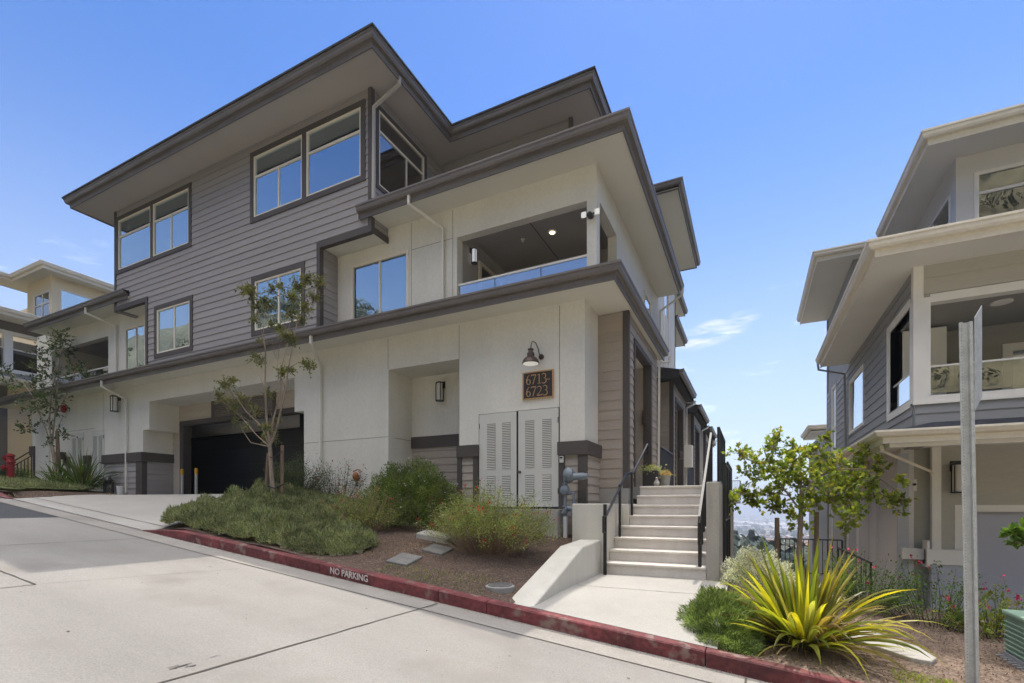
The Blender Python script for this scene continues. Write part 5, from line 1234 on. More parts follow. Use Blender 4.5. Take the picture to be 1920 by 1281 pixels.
tree('crape_myrtle_tree', 'leafy young tree with dark foliage left of the louvred doors, by the hydrant', (-22.5, 8.25, .6), segs_, 'leaf_dark', .10, .055, cl, 130, .42)
p = at(112, 900, 8.4); m = MB(); m.tube([tuple(p-Vector((0, 0, .3))), tuple(at(107, 808, 8.4))], .055, 12); o = m.build('tree_stake', 'wood', None, smooth=True); tag(o, 'tall wooden stake beside the leafy tree at far left', 'tree stake', 'wooden tree stakes'); rebase(o, p)

# right tree with large round leaves
YT = 10.2
defs = [([(1497, 1085), (1499, 1020), (1502, 960), (1503, 915)], .05, .035, 0), ([(1503, 960), (1480, 930), (1450, 890), (1435, 850), (1430, 835)], .02, .006, -.3), ([(1503, 915), (1500, 880), (1505, 850), (1515, 830)], .02, .006, .2), ([(1503, 930), (1530, 895), (1570, 880), (1620, 880), (1650, 900)], .02, .005, -.2), ([(1450, 890), (1420, 870), (1400, 860), (1385, 850)], .008, .003, -.3), ([(1480, 930), (1440, 922), (1400, 925), (1360, 935)], .01, .003, -.4), ([(1570, 880), (1600, 850), (1615, 840)], .008, .003, .2), ([(1620, 880), (1660, 905), (1680, 920), (1695, 945)], .008, .003, -.1), ([(1515, 900), (1550, 930), (1590, 960)], .012, .004, .3)]
segs_, _ = brs(defs, YT, .3); cl = []
for (u, v, s, k) in [(1455, 825, .8, 1), (1450, 840, .8, 1), (1490, 838, .6, .7), (1500, 855, .8, .8), (1545, 825, .6, .7), (1520, 850, .8, .8), (1385, 850, .8, .8), (1395, 860, .7, .7), (1415, 865, .8, .8), (1400, 885, .8, .9), (1440, 865, .8, .8), (1450, 885, .8, .8), (1425, 895, .8, .9), (1390, 925, .9, 1.1), (1365, 932, .7, .8), (1375, 940, .7, .8), (1410, 935, .9, 1.2), (1420, 945, .7, .9), (1440, 930, .7, .8), (1465, 915, 1, 1.3), (1470, 880, 1, 1.2), (1490, 870, 1, 1.2), (1480, 900, 1, 1.3), (1465, 945, .9, 1), (1450, 955, .6, .8), (1500, 890, 1, 1.4), (1520, 880, 1, 1.4), (1545, 865, 1, 1.3), (1570, 860, 1, 1.2), (1560, 885, 1, 1.4), (1540, 905, 1, 1.5), (1515, 915, 1, 1.4), (1575, 910, 1, 1.4), (1600, 880, .9, 1.2), (1615, 860, .8, .9), (1600, 905, 1, 1.3), (1625, 900, .9, 1), (1590, 935, 1, 1.3), (1560, 940, 1, 1.3), (1530, 945, 1, 1.2), (1505, 950, .9, 1), (1620, 935, .9, 1), (1640, 920, .8, .8), (1650, 885, .5, .6), (1595, 965, .8, 1), (1585, 985, .6, .8), (1600, 960, .7, .8), (1670, 945, .8, .9), (1690, 945, .6, .7), (1660, 935, .6, .7), (1688, 905, .4, .5), (1480, 970, .8, .8), (1500, 980, .8, .7), (1610, 845, .5, .5), (1550, 915, 1, 1.2), (1480, 855, .7, .7), (1640, 865, .5, .5)]:
    cl.append((tuple(at(u, v, YT+random.uniform(-.5, .5))), s, k))
tree('broadleaf_tree', 'small tree with bright round yellow green leaves between the two buildings', (.9, 10.2, -1.6), segs_, 'leaf_fresh', .085, .062, cl, 125, .28)
for (u, v0, v1, lab) in ((1457, 971, 1100, 'left wooden stake of the bright leaved tree, against the valley view'), (1531, 960, 1090, 'right wooden stake of the bright leaved tree, hidden high in its leaves')):
    p = at(u, v1, YT+.1); q = at(u, v0, YT+.1); m = MB(); m.tube([tuple(p-Vector((0, 0, .4))), tuple(q)], .04, 12)
    o = m.build('tree_stake', 'wood', None, smooth=True); tag(o, lab, 'tree stake', 'wooden tree stakes'); rebase(o, p)
# branch reaching in at the right edge
b0 = at(1990, 1010, 6.2)
segs_ = [([tuple(b0+Vector((.6, .1, -3.0))), tuple(b0+Vector((.55, .1, -.9))), tuple(b0+Vector((.2, 0, -.1)))], [.04, .03, .012]), ([tuple(b0+Vector((.2, 0, -.1))), tuple(at(1950, 1000, 6.2)), tuple(at(1905, 1003, 6.2))], [.012, .008, .003])]
cl = [(tuple(at(u, v, 6.2+random.uniform(-.1, .1))), s, 1) for (u, v, s) in [(1902, 1000, .5), (1915, 1005, .6), (1912, 1018, .5), (1930, 995, .7), (1945, 1010, .8), (1960, 980, 1), (1990, 1000, 1.2), (2010, 960, 1.3), (2040, 1000, 1.4)]]
tree('broadleaf_tree', 'leafy branch of a small tree reaching in at the right edge', tuple(b0+Vector((.6, .1, -3.0))), segs_, 'leaf_green', .08, .055, cl, 60, .15)

# flax-type plants: arching sword leaves
def flax(label, base, n, ln, wd, leafm, seed, droop=1.0, dry=20, group='sword leaved flax plants', spread=1.0):
    rnd = random.Random(seed); base = Vector(base)
    t = thing('flax_plant', label, 'plant', base, group)
    def blade(mb, az, el, L_, W, drp, twist, b0):
        pts = []; p = Vector(b0); d = Vector((math.cos(az)*math.cos(el), math.sin(az)*math.cos(el), math.sin(el))); n_ = 9
        s = Vector((-math.sin(az), math.cos(az), 0)); i0 = len(mb.v)
        for k in range(n_+1):
            f = k/n_; w_ = W*(.55+.45*math.sin(min(1, f*2.2)*math.pi/2))*(1-max(0, (f-.55)/.45)**1.6) + .0012
            tw = twist*f; nn = d.cross(s).normalized(); sd = s*math.cos(tw)+nn*math.sin(tw)
            nu = sd.cross(d).normalized()
            mb.v += [tuple(p-sd*w_/2), tuple(p - nu*w_*.18), tuple(p+sd*w_/2)]
            p = p + d*(L_/n_); d = (d + Vector((0, 0, -1))*drp*(.02+.16*f*f)).normalized()
        for k in range(n_):
            a = i0+k*3; mb.f += [(a, a+1, a+4, a+3), (a+1, a+2, a+5, a+4)]
    m = MB()
    for i in range(n):
        az = rnd.uniform(0, 2*math.pi); u = rnd.random()**.8; el = R(86-50*u*spread+rnd.uniform(-6, 6)); L_ = ln*rnd.uniform(.65, 1.12)
        if rnd.random() < .12: el = R(rnd.uniform(12, 32)); L_ *= .95
        b0 = base+Vector((math.cos(az), math.sin(az), 0))*rnd.uniform(.01, .16)
        blade(m, az, el, L_, wd*rnd.uniform(.6, 1.25), droop*rnd.uniform(.3, 1.8)*(.5+u), rnd.uniform(-1.0, 1.0), b0)
    m.build('foliage', leafm, t)
    m = MB()
    for i in range(dry):
        az = rnd.uniform(0, 2*math.pi); b0 = base+Vector((math.cos(az), math.sin(az), 0))*rnd.uniform(.05, .2)
        blade(m, az, R(rnd.uniform(15, 70)), ln*rnd.uniform(.35, .6), wd*.5, 4, rnd.uniform(-2, 2), b0)
    m.build('dead_leaves', 'leaf_dry', t)
fx, fy = .50, 6.0
flax('large yellow green flax clump with sword leaves beside the walkway', (fx, fy, zright(fx, fy)), 230, 1.08, .052, 'leaf_flax', 9, 1.35, 60, spread=1.25)
flax('dark green flax clump left of the driveway', (-19.9, 8.3, zbed(-19.9, 8.3)), 170, 1.35, .045, 'leaf_flax_green', 5, 2.0, 8, spread=1.2)
flax('smaller green flax clump between the leafy tree and the larger green flax', (-21.6, 8.3, zbed(-21.6, 8.3)), 100, 1.15, .04, 'leaf_flax_green', 6, 2.0, 4, spread=1.2)

# twiggy shrubs
def shrub(label, base, rx, ry, h, stems, leafm, ll, lw_, per, flowers=None, nf=0, stemm='bark_dark', seed=1, name='flowering_shrub', cat='shrub', group=None, low=.25, fs=.02, lean=0.0):
    rnd = random.Random(seed); base = Vector(base); t = thing(name, label, cat, base, group)
    sm = MB(); cs, ds, us, ls, ws = [], [], [], [], []; tips = []
    for i in range(stems):
        az = rnd.uniform(0, 2*math.pi); rr = math.sqrt(rnd.random()); hh = h*(1-.45*rr*rr)*rnd.uniform(.6, 1.06)
        if rnd.random() < .25: hh *= rnd.uniform(.35, .8)
        e = base+Vector((math.cos(az)*rx*rr+lean, math.sin(az)*ry*rr, hh)); s0 = base+Vector((math.cos(az)*rx*.42*rr, math.sin(az)*ry*.42*rr, 0)); e = e+Vector((rnd.gauss(0, .07), rnd.gauss(0, .07), 0))
        mid = s0*.5+e*.5+Vector((rnd.uniform(-.06, .06), rnd.uniform(-.06, .06), -.04+h*.06))
        def B2(f): return s0*(1-f)**2+mid*2*f*(1-f)+e*f*f
        sm.tube([tuple(B2(f)) for f in (0, .35, .7, 1)], [.006, .0045, .003, .0012], 3, cap=False); tips.append(e)
        for j in range(per):
            f = low+(1-low)*rnd.random()**.8; p = B2(min(1, f))+Vector((rnd.gauss(0, 1), rnd.gauss(0, 1), rnd.gauss(0, 1)))*.035*(h/.8)
            d = (e-s0).normalized()*.6+Vector((rnd.gauss(0, 1), rnd.gauss(0, 1), rnd.gauss(0, .8)))*.6
            cs.append(tuple(p)); ds.append(tuple(d)); us.append((rnd.gauss(0, .5), rnd.gauss(0, .5), 1)); q = rnd.uniform(.6, 1.3); ls.append(ll*q); ws.append(lw_*q)
    v, f = leaves_np(cs, ds, us, ls, ws); m = MB(); m.v = v.tolist(); m.f = f.tolist(); m.build('foliage', leafm, t)
    sm.build('stems', stemm, t)
    if flowers:
        m = MB(); fl_ = MB()
        for i in range(nf):
            e = tips[rnd.randrange(len(tips))]; d = Vector((rnd.gauss(0, .5), rnd.gauss(0, .5), 1)).normalized(); L_ = rnd.uniform(.03, .10)
            p = e+d*L_; fl_.tube([tuple(e), tuple(p)], .002, 3, cap=False)
            for q in range(4):
                a = rnd.uniform(0, 6.28); pp = p+Vector((rnd.gauss(0, 1), rnd.gauss(0, 1), rnd.gauss(0, 1)))*fs*.5; r = fs*rnd.uniform(.4, .8)
                n_ = Vector((rnd.gauss(0, 1), rnd.gauss(0, 1), rnd.gauss(0, 1))).normalized(); sx = n_.orthogonal().normalized(); sy = n_.cross(sx)
                m.quad(*[tuple(pp+sx*r*math.cos(z)+sy*r*math.sin(z)) for z in (0, 1.26, 2.5, 3.77, 5.0)])
        m.build('flowers', flowers, t)['kind'] = 'stuff'; fl_.build('flower_stalks', 'sage_red' if flowers != 'flower_white' else 'leaf_dark', t)['kind'] = 'stuff'
    return t
def bz(x, y): return zbed(x, y)
shrub('large airy shrub with small red flowers in front of the utility doors', (-3.8, 6.85, bz(-3.8, 6.85)), 1.15, .85, 1.08, 330, 'leaf_sage', .034, .015, 58, 'sage_red', 60, seed=1, low=.5, group='red flowering shrubs', stemm='wood')
shrub('brownish half bare shrub with a few red flowers beside the groundcover mound', (-6.25, 6.75, bz(-6.2, 6.7)), .75, .6, .85, 200, 'leaf_sage', .03, .012, 34, 'sage_red', 22, seed=3, group='red flowering shrubs', stemm='wood')
shrub('green and rusty shrub behind the staked tree, against the garage opening', (-10.0, 8.35, bz(-9.3, 8.35)-.05), 1.0, .6, 1.2, 170, 'leaf_dark', .04, .015, 60, None, seed=4)
shrub('thin sprawling plant with red stems against the stucco wall', (-8.5, 8.3, bz(-8.5, 8.3)), .8, .5, 1.1, 60, 'leaf_dark', .04, .018, 28, 'sage_red', 26, seed=5, group='red flowering shrubs')
shrub('sparse thorny shrub with pink flowers right of the flax, behind the sign post', (2.3, 8.9, zright(2.3, 8.9)), .95, .6, .95, 60, 'leaf_green', .045, .022, 30, 'flower_pink', 14, seed=6, fs=.025, group='pink flowering shrubs')
shrub('low shrub with pink flowers against the neighbour garage, behind the flax', (1.55, 9.1, zright(1.55, 9.1)), .7, .6, 1.0, 70, 'leaf_green', .045, .022, 34, 'flower_pink', 10, seed=7, fs=.025, group='pink flowering shrubs')
shrub('leafy pink flowered shrub right of the sign post', (2.9, 8.6, zright(2.9, 8.6)), .55, .5, .7, 46, 'leaf_fresh', .05, .026, 34, 'flower_pink', 12, seed=8, fs=.028, group='pink flowering shrubs')
shrub('dark clipped shrub behind the fire hydrant', (-26.9, 8.9, .72), .75, .6, .95, 170, 'leaf_dark', .05, .022, 60, None, seed=10)
shrub('yellowish small bush on the bank beyond the hydrant', (-28.3, 10.0, .75), .8, .6, 1.2, 90, 'leaf_fresh', .06, .03, 40, None, seed=12)

# dense needle shrubs (rosemary / juniper-like)
leafmat('leaf_niche', [(.05, .085, .02), (.09, .135, .03), (.14, .18, .05), (.18, .2, .09)], .3)
def mound(label, xs, ys, hf, gz, n, ll, lw_, leafm, name='groundcover', kind='stuff', cat='ground cover', seed=1, core=True):
    rnd = np.random.default_rng(seed); P = []; 
    while len(P) < n:
        x = rnd.uniform(*xs); y = rnd.uniform(*ys); h = hf(x, y)
        if h <= 0: continue
        P.append((x, y, gz(x, y)+h*(.35+.65*rnd.random()**.45)))
    P = np.array(P); d = rnd.normal(size=(n, 3))*.9; d[:, 2] = np.abs(d[:, 2])*.8+.4
    u = rnd.normal(size=(n, 3)); s = rnd.uniform(.6, 1.4, n)
    up_ = rnd.random(n) < .10; d[up_, 2] += 1.6; s[up_] *= 1.7
    v, f = leaves_np(P, d, u, ll*s, lw_*np.minimum(s, 1.2)); m = MB(); m.v = v.tolist(); m.f = f.tolist()
    if core:
        nx, ny = 70, 50; X_ = np.linspace(*xs, nx); Y_ = np.linspace(*ys, ny); i0 = len(m.v)
        for y in Y_:
            for x in X_: h = hf(x, y); m.v.append((x, y, gz(x, y)+(h*.45 if h > 0 else -.12)))
        m.f += [(i0+j*nx+i, i0+j*nx+i+1, i0+(j+1)*nx+i+1, i0+(j+1)*nx+i) for j in range(ny-1) for i in range(nx-1) if hf(X_[i], Y_[j]) > 0 and hf(X_[i+1], Y_[j+1]) > 0]
    o = m.build(name, leafm, None)
    if kind: o['kind'] = kind
    tag(o, label, cat); return o
def blob(x, y, cx, cy, rx, ry, h, seed=0):
    q = ((x-cx)/rx)**2+((y-cy)/ry)**2
    return h*math.sqrt(max(0, 1-q)) if q < 1 else 0
def h1(x, y):
    h = max(blob(x, y, -6.9, 5.95, 1.3, .85, .34), blob(x, y, -8.3, 6.0, 1.3, .9, .32), blob(x, y, -9.2, 6.5, 1.0, 1.3, .40), blob(x, y, -8.6, 7.6, 1.5, .9, .25), blob(x, y, -7.4, 7.0, 1.2, .9, .34), blob(x, y, -9.9, 7.6, .7, 1.2, .38), blob(x, y, -6.1, 5.75, .85, .6, .26), blob(x, y, -8.9, 5.55, 1.0, .48, .26), blob(x, y, -7.4, 5.45, 1.3, .38, .26), blob(x, y, -9.55, 5.8, .55, .6, .28), blob(x, y, -9.3, 7.2, .8, .8, .52), blob(x, y, -7.7, 6.6, .8, .6, .46))
    if h <= 0 or y < 5.1: return 0
    return max(.02, h*(.85+.5*noise.noise((x*2.6, y*2.6, 0)))+.13*noise.noise((x*5, y*5, 4)))
o = mound('dark green needle leaved groundcover spilling over the red kerb', (-10.7, -5.2), (5.08, 8.6), h1, lambda x, y: zbed(max(x, -9.4), y), 150000, .06, .0115, 'leaf_rosemary', seed=2)
def h2(x, y):
    lim = np.interp(y, [4.95, 7.5, 9], [-15.2, -18.4, -20.0]);
    if x > lim: return 0
    return .16+.05*noise.noise((x*2, y*2, 0))
mound('green groundcover between the far kerb and the hydrant', (-27.5, -15.1), (5.15, 8.4), h2, zbed, 50000, .09, .014, 'leaf_rosemary', seed=3)

def ball(label, c, rx, ry, h, n, ll, lw_, leafm, seed, name='rosemary_shrub', nf=0):
    rnd = np.random.default_rng(seed); t = thing(name, label, 'shrub', c)
    d = rnd.normal(size=(n, 3)); d[:, 2] = np.abs(d[:, 2])*.9; d /= np.linalg.norm(d, axis=1)[:, None]
    lump = np.array([1+.30*noise.noise((q[0]*2.3, q[1]*2.3, q[2]*2.3+seed))+.16*noise.noise((q[0]*6, q[1]*6, q[2]*6)) for q in d])
    rr = (.55+.45*rnd.random(n)**.5)*lump
    P = np.array(c)+d*np.array([rx, ry, h])*rr[:, None]; dd = d+rnd.normal(size=(n, 3))*.45; dd[:, 2] += .35
    v, f = leaves_np(P, dd, rnd.normal(size=(n, 3)), ll*rnd.uniform(.6, 1.4, n), lw_*rnd.uniform(.7, 1.3, n)); m = MB(); m.v = v.tolist(); m.f = f.tolist(); m.build('foliage', leafm, t)
    if nf:
        m = MB()
        for i in range(nf):
            q = P[n-1-i]-np.array(c); q = np.array(c)+q/np.linalg.norm(q/np.array([rx, ry, h]))*1.06*lump[n-1-i]; r = .011
            nn = Vector(rnd.normal(size=3)).normalized(); sx = nn.orthogonal().normalized(); sy = nn.cross(sx)
            m.quad(*[tuple(Vector(q)+sx*r*math.cos(z)+sy*r*math.sin(z)) for z in (0, 1.26, 2.5, 3.77, 5.0)])
        m.build('flowers', 'flower_white', t)['kind'] = 'stuff'
    m = MB()
    for i in range(40):
        q = d[i]; m.tube([tuple(Vector(c)), tuple(Vector(c)+Vector((q[0]*rx*.5, q[1]*ry*.5, q[2]*h*.5+.03))), tuple(Vector(c)+Vector((q[0]*rx*.9, q[1]*ry*.9, q[2]*h*.9)))], [.007, .005, .002], 4)
    m.build('stems', 'bark_dark', t); return t
leafmat('leaf_rosemary_bright', [(.06, .10, .03), (.12, .18, .055), (.20, .27, .09), (.27, .33, .14)], .35)
ball('bright green needle leaved bush between the walkway and the flax', (-.33, 5.75, zright(-.3, 5.75)-.05), .42, .5, .52, 24000, .055, .008, 'leaf_rosemary_bright', 3)
ball('rounded silver leaved bush behind the flax and the stair wall', (.07, 7.75, zright(0, 7.75)+.22), .50, .45, .58, 16000, .03, .016, 'leaf_silver', 8, 'silver_bush')
ball('big dense green shrub with tiny white flowers in front of the niche', (-6.0, 7.75, bz(-6.0, 7.75)-.05), 1.1, .8, 1.2, 42000, .045, .017, 'leaf_niche', 11, 'flowering_shrub', 150)
ball('low trailing green clump at the foot of the walkway bush by the kerb', (-.28, 5.33, zright(-.3, 5.33)-.05), .36, .22, .2, 9000, .035, .008, 'leaf_rosemary_bright', 5)

# grass sprigs at the right kerb, mulch chips
def tuft(n, xr, yr, zf, ll, leafm, label, seed):
    rnd = np.random.default_rng(seed); x = rnd.uniform(*xr, n); y = rnd.uniform(*yr, n); z = np.array([zf(a, b) for a, b in zip(x, y)])
    d = rnd.normal(size=(n, 3))*.6; d[:, 2] = 1
    v, f = leaves_np(np.stack([x, y, z], 1), d, rnd.normal(size=(n, 3)), ll*rnd.uniform(.5, 1.4, n), .006*np.ones(n)); m = MB(); m.v = v.tolist(); m.f = f.tolist()
    o = m.build('grass', leafm, None); tag(o, label, 'grass'); o['kind'] = 'stuff'
tuft(3500, (1.15, 3.4), (5.1, 5.75), zright, .05, 'leaf_fresh', 'short bright grass along the kerb at the foot of the sign post', 4)
tuft(1200, (-4.6, -2.9), (5.12, 5.7), zbed, .03, 'leaf_sage', 'sparse weeds behind the kerb near the round utility lid', 8)
tuft(900, (-5.6, -4.6), (5.5, 6.6), zbed, .03, 'leaf_dry', 'straw and dry grass on the bare soil by the stepping stones', 9)
def chips(xr, yr, zf, n, label, seed, s=.03):
    rnd = np.random.default_rng(seed); x = rnd.uniform(*xr, n); y = rnd.uniform(*yr, n); z = np.array([zf(a, b) for a, b in zip(x, y)])+.006+.008*rnd.random(n)
    d = rnd.normal(size=(n, 3)); d[:, 2] *= .25; u = rnd.normal(size=(n, 3))*.3; u[:, 2] += 1
    v, f = leaves_np(np.stack([x, y, z], 1), d, u, s*rnd.uniform(.4, 1.5, n), s*.4*rnd.uniform(.5, 1.3, n)); m = MB(); m.v = v.tolist(); m.f = f.tolist()
    o = m.build('bark_mulch', 'chip', None); tag(o, label, 'mulch'); o['kind'] = 'stuff'
chips((-.3, 5), (5.12, 9.3), zright, 26000, 'loose sunlit bark chips around the flax and the sign post', 1)
chips((-6.3, -2.7), (5.12, 8.9), zbed, 16000, 'dark bark chips in the bed in front of the utility doors', 2, .022)

# dry leaves and grit caught in the gutter
rg = np.random.default_rng(21); n = 1500; x = rg.uniform(-7.5, 3.0, n); y = 4.925-np.abs(rg.normal(size=n))*.035; far = rg.random(n) < .12; y[far] = rg.uniform(3.0, 4.9, far.sum())
z = np.array([zr(a) for a in x])+.008; d = rg.normal(size=(n, 3)); d[:, 2] *= .3; u = rg.normal(size=(n, 3))*.3; u[:, 2] += 1
v, f = leaves_np(np.stack([x, y, z], 1), d, u, rg.uniform(.006, .022, n), rg.uniform(.004, .01, n)); m = MB(); m.v = v.tolist(); m.f = f.tolist()
o = m.build('leaf_litter', 'chip', None); tag(o, 'dry leaf litter and grit along the foot of the red kerb', 'litter'); o['kind'] = 'stuff'
# ------------------------------------------------------------------ small ground things
def slab(label, pts, zf, th, m, name='stepping_stone', cat='paving stone', group=None):
    cx = sum(p[0] for p in pts)/len(pts); cy = sum(p[1] for p in pts)/len(pts)
    top = [(p[0], p[1], zf(p[0], p[1])+th) for p in pts]; mb = MB(); mb.extr([(a, b, c-th-.05) for a, b, c in top], (0, 0, th+.05))
    o = mb.build(name, m, None, bevel=.012); tag(o, label, cat, group); rebase(o, (cx, cy, zf(cx, cy))); return o
def rect(cx, cy, w_, h_, a):
    a = R(a); return [(cx+x*math.cos(a)-y*math.sin(a), cy+x*math.sin(a)+y*math.cos(a)) for x, y in ((-w_/2, -h_/2), (w_/2, -h_/2), (w_/2, h_/2), (-w_/2, h_/2))]
slab('square dark stepping stone nearest the kerb lettering', rect(-4.55, 5.72, .34, .46, 8), zbed, .035, 'stone', group='stepping stones in the bed')
slab('square dark stepping stone behind the nearer one, by the red flowered shrub', rect(-4.45, 6.42, .36, .38, 5), zbed, .035, 'stone', group='stepping stones in the bed')
slab('long pale concrete slab in the bed behind the stepping stones', rect(-4.85, 6.95, .62, .3, 0), zbed, .09, 'concrete', 'concrete_slab', 'slab')
slab('thin kidney shaped concrete pad in the mulch behind the flax', [(.95, 6.75), (1.45, 6.25), (1.62, 6.28), (1.72, 6.5), (1.66, 6.9), (1.35, 7.3), (1.05, 7.4), (.9, 7.1)], zright, .05, 'concrete', 'concrete_pad', 'pad')
t = thing('valve_box_lid', 'round ribbed utility cover set in the soil behind the kerb', 'valve box lid', (-2.85, 5.47, zbed(-2.85, 5.47)))  # small round lid of a valve box
mz = zbed(-2.85, 5.47)+.005
m = MB(); m.lathe([(.185, -.05), (.185, .02), (.165, .028)], (-2.85, 5.47, mz), 32); m.build('ring', 'utility_lid', t)
m = MB(); m.lathe([(.15, .02), (.15, .04), (.145, .043)], (-2.85, 5.47, mz), 32)
for k in range(-6, 7): h_ = math.sqrt(max(0, .13**2-(k*.021)**2)); m.box(-2.85-h_, -2.85+h_, 5.47+k*.021-.004, 5.47+k*.021+.004, mz+.04, mz+.048)
m.build('cover', 'stone', t)

# sign post, seen from behind
px, py = 1.645, 5.33; pz = zright(px, py)
t = thing('sign_post', 'galvanised perforated steel post with the back of a small sign at its top', 'sign', (px, py, pz))
m = MB(); lean = -.045
def pp(x, y, z): f = (z-pz)/3.2; return (px+x+lean*f, py+y, z)
prof = [(-.046, 0), (-.040, -.006), (-.022, -.006), (-.016, .020), (.016, .020), (.022, -.006), (.040, -.006), (.046, 0), (.040, .004), (.026, .004), (.02, .028), (-.02, .028), (-.026, .004), (-.040, .004)]
zt = 1.535
i0 = len(m.v)
for z in (pz-.2, zt):
    for (a, b) in prof: m.v.append(pp(a, b, z))
n_ = len(prof)
for k in range(n_): m.f.append((i0+k, i0+(k+1) % n_, i0+n_+(k+1) % n_, i0+n_+k))
m.f.append(tuple(i0+n_+k for k in range(n_)))
m.build('post', 'galv', t)
m = MB(); z = pz+.1
while z < zt-.02:
    q = pp(-.031, -.0065, z); m.box(q[0]-.003, q[0]+.003, q[1]-.001, q[1]+.001, z-.004, z+.004); z += .0254
m.build('perforations', 'stucco_joint', t)
# the plate stands edge-on to the camera, seen from its back
m = MB(); d = Vector((.052, .11, 0)); q0 = Vector(pp(.03, -.004, 0)); q0.z = 0
m.v = []; A = q0; Bp = q0+Vector((.085, .12, 0))
m.extr([(A.x, A.y, 1.58-.02), (Bp.x, Bp.y, 1.69), (Bp.x, Bp.y, .92), (A.x, A.y, .78)], (.002, -.003, 0)); m.build('sign_plate', 'galv', t)

# green utility pedestal bottom right
t = thing('utility_pedestal', 'ribbed green plastic utility box on a grey base at the lower right edge', 'utility box', (3.1, 7.1, -1.84))
ux0, ux1, uy0, uy1, uz = 2.60, 3.34, 6.75, 7.5, -1.80
m = MB(); m.extr([(ux0-.08, uy0-.08, uz-.15), (ux1+.08, uy0-.08, uz-.15), (ux1+.08, uy1+.08, uz-.15), (ux0-.08, uy1+.08, uz-.15)], (0, 0, .12))
m.extr([(ux0-.02, uy0-.02, uz-.03), (ux1+.02, uy0-.02, uz-.03), (ux1+.02, uy1+.02, uz-.03), (ux0-.02, uy1+.02, uz-.03)], (0, 0, .17))
for k in range(8):
    y = uy0+.02+k*.1; m.box(ux0-.09, ux0-.02, y, y+.03, uz-.03, uz+.1); x = ux0+.02+k*.1; m.box(x, x+.03, uy0-.09, uy0-.02, uz-.03, uz+.1)
m.build('base', 'grey_plastic', t)
m = MB(); m.box(ux0, ux1, uy0, uy1, uz+.14, uz+.56)
for k in range(7):
    z = uz+.17+k*.052; m.box(ux0-.018, ux1+.018, uy0-.018, uy1+.018, z, z+.016)
m.box(ux0-.02, ux0+.1, uy0-.022, uy0+.1, uz+.15, uz+.55); m.build('housing', 'green_box', t, bevel=.006)
m = MB(); m.box(ux0-.03, ux1+.03, uy0-.03, uy1+.03, uz+.56, uz+.62); m.build('lid', 'green_box', t, bevel=.02)

# potted plants on the landing
t = thing('potted_plant', 'tall black planter with pale green succulent at the top of the stairs', 'potted plant', (-1.95, 10.9, .4), 'pots at the top of the stairs')
m = MB(); m.extr([(-2.12, 10.72, .4), (-1.80, 10.72, .4), (-1.80, 11.05, .4), (-2.12, 11.05, .4)], (0, 0, .36)); m.build('pot', 'pot_dark', t, bevel=.01)
v, f = leaves_np(np.array([-1.96, 10.88, .78])+rng.normal(size=(700, 3))*np.array([.10, .10, .05]), rdir(700, .5), rng.normal(size=(700, 3)), rng.uniform(.03, .07, 700), rng.uniform(.015, .03, 700)); m = MB(); add_np(m, v, f); m.build('foliage', 'succulent', t)
t = thing('potted_plant', 'small pale pot with orange tipped succulent right of the black planter', 'potted plant', (-1.72, 11.3, .4), 'pots at the top of the stairs')
m = MB(); m.lathe([(.09, 0), (.13, .26), (.14, .26), (.14, .28), (.1, .28)], (-1.74, 11.25, .4), 18); m.build('pot', 'pot_pale', t, smooth=True)
v, f = leaves_np(np.array([-1.74, 11.25, .70])+rng.normal(size=(400, 3))*np.array([.07, .07, .03]), rdir(400, .8), rng.normal(size=(400, 3)), rng.uniform(.04, .09, 400), rng.uniform(.008, .015, 400)); m = MB(); add_np(m, v, f); m.build('foliage', 'succulent_orange', t)
t = thing('lawn_ornament', 'small pale rooster shaped ornament in front of the pots', 'ornament', (-1.80, 10.55, .4))
m = MB(); m.lathe([(.015, 0), (.05, .03), (.065, .08), (.04, .13), (.02, .16), (.03, .19), (.005, .21)], (-1.80, 10.58, .4), 12); m.build('body', 'pot_pale', t, smooth=True)
t = thing('hanging_lantern', 'small glass lantern hung beside the second entry', 'lantern', (-2.1, 17.0, 1.7))
m = MB(); m.lathe([(.05, 0), (.1, .03), (.07, .2), (.03, .28)], (-2.12, 17.0, 1.55), 12); m.build('body', 'bronze', t, smooth=True); m = MB(); m.tube([(-2.12, 17.0, 1.83), (-2.12, 17.0, 1.93), (-2.25, 17.0, 1.93)], .01, 5); m.build('hook', 'black_metal', t)
t = thing('electrical_box', 'pale electrical box projecting from the wall past the second entry', 'utility box', (-2.15, 19.2, 1.9)); m = MB(); m.box(-2.27, -1.98, 19.1, 19.5, 1.45, 2.25); m.build('case', 'trim_white', t, bevel=.01)
t = thing('door_chime', 'small brown plaque on the wall inside the nearest entry', 'plaque', (-2.4, 10.9, 2.2)); m = MB(); m.box(-2.43, -2.36, 12.25, 12.36, 2.0, 2.35); m.build('case', 'bronze', t)
# wall vine terracotta ornament
t = thing('wall_ornament', 'small rusty terracotta ornament on the stucco wall above the plants', 'ornament', (-8.6, 9.03, .75))
m = MB(); m.lathe([(.03, -.12), (.07, -.05), (.08, .02), (.05, .08), (.02, .1)], (-8.62, 8.98, .72), 10); m.tube([(-8.7, 8.98, .84), (-8.55, 8.97, .88), (-8.46, 8.97, .86)], .015, 5); m.build('body', 'terracotta', t, smooth=True)

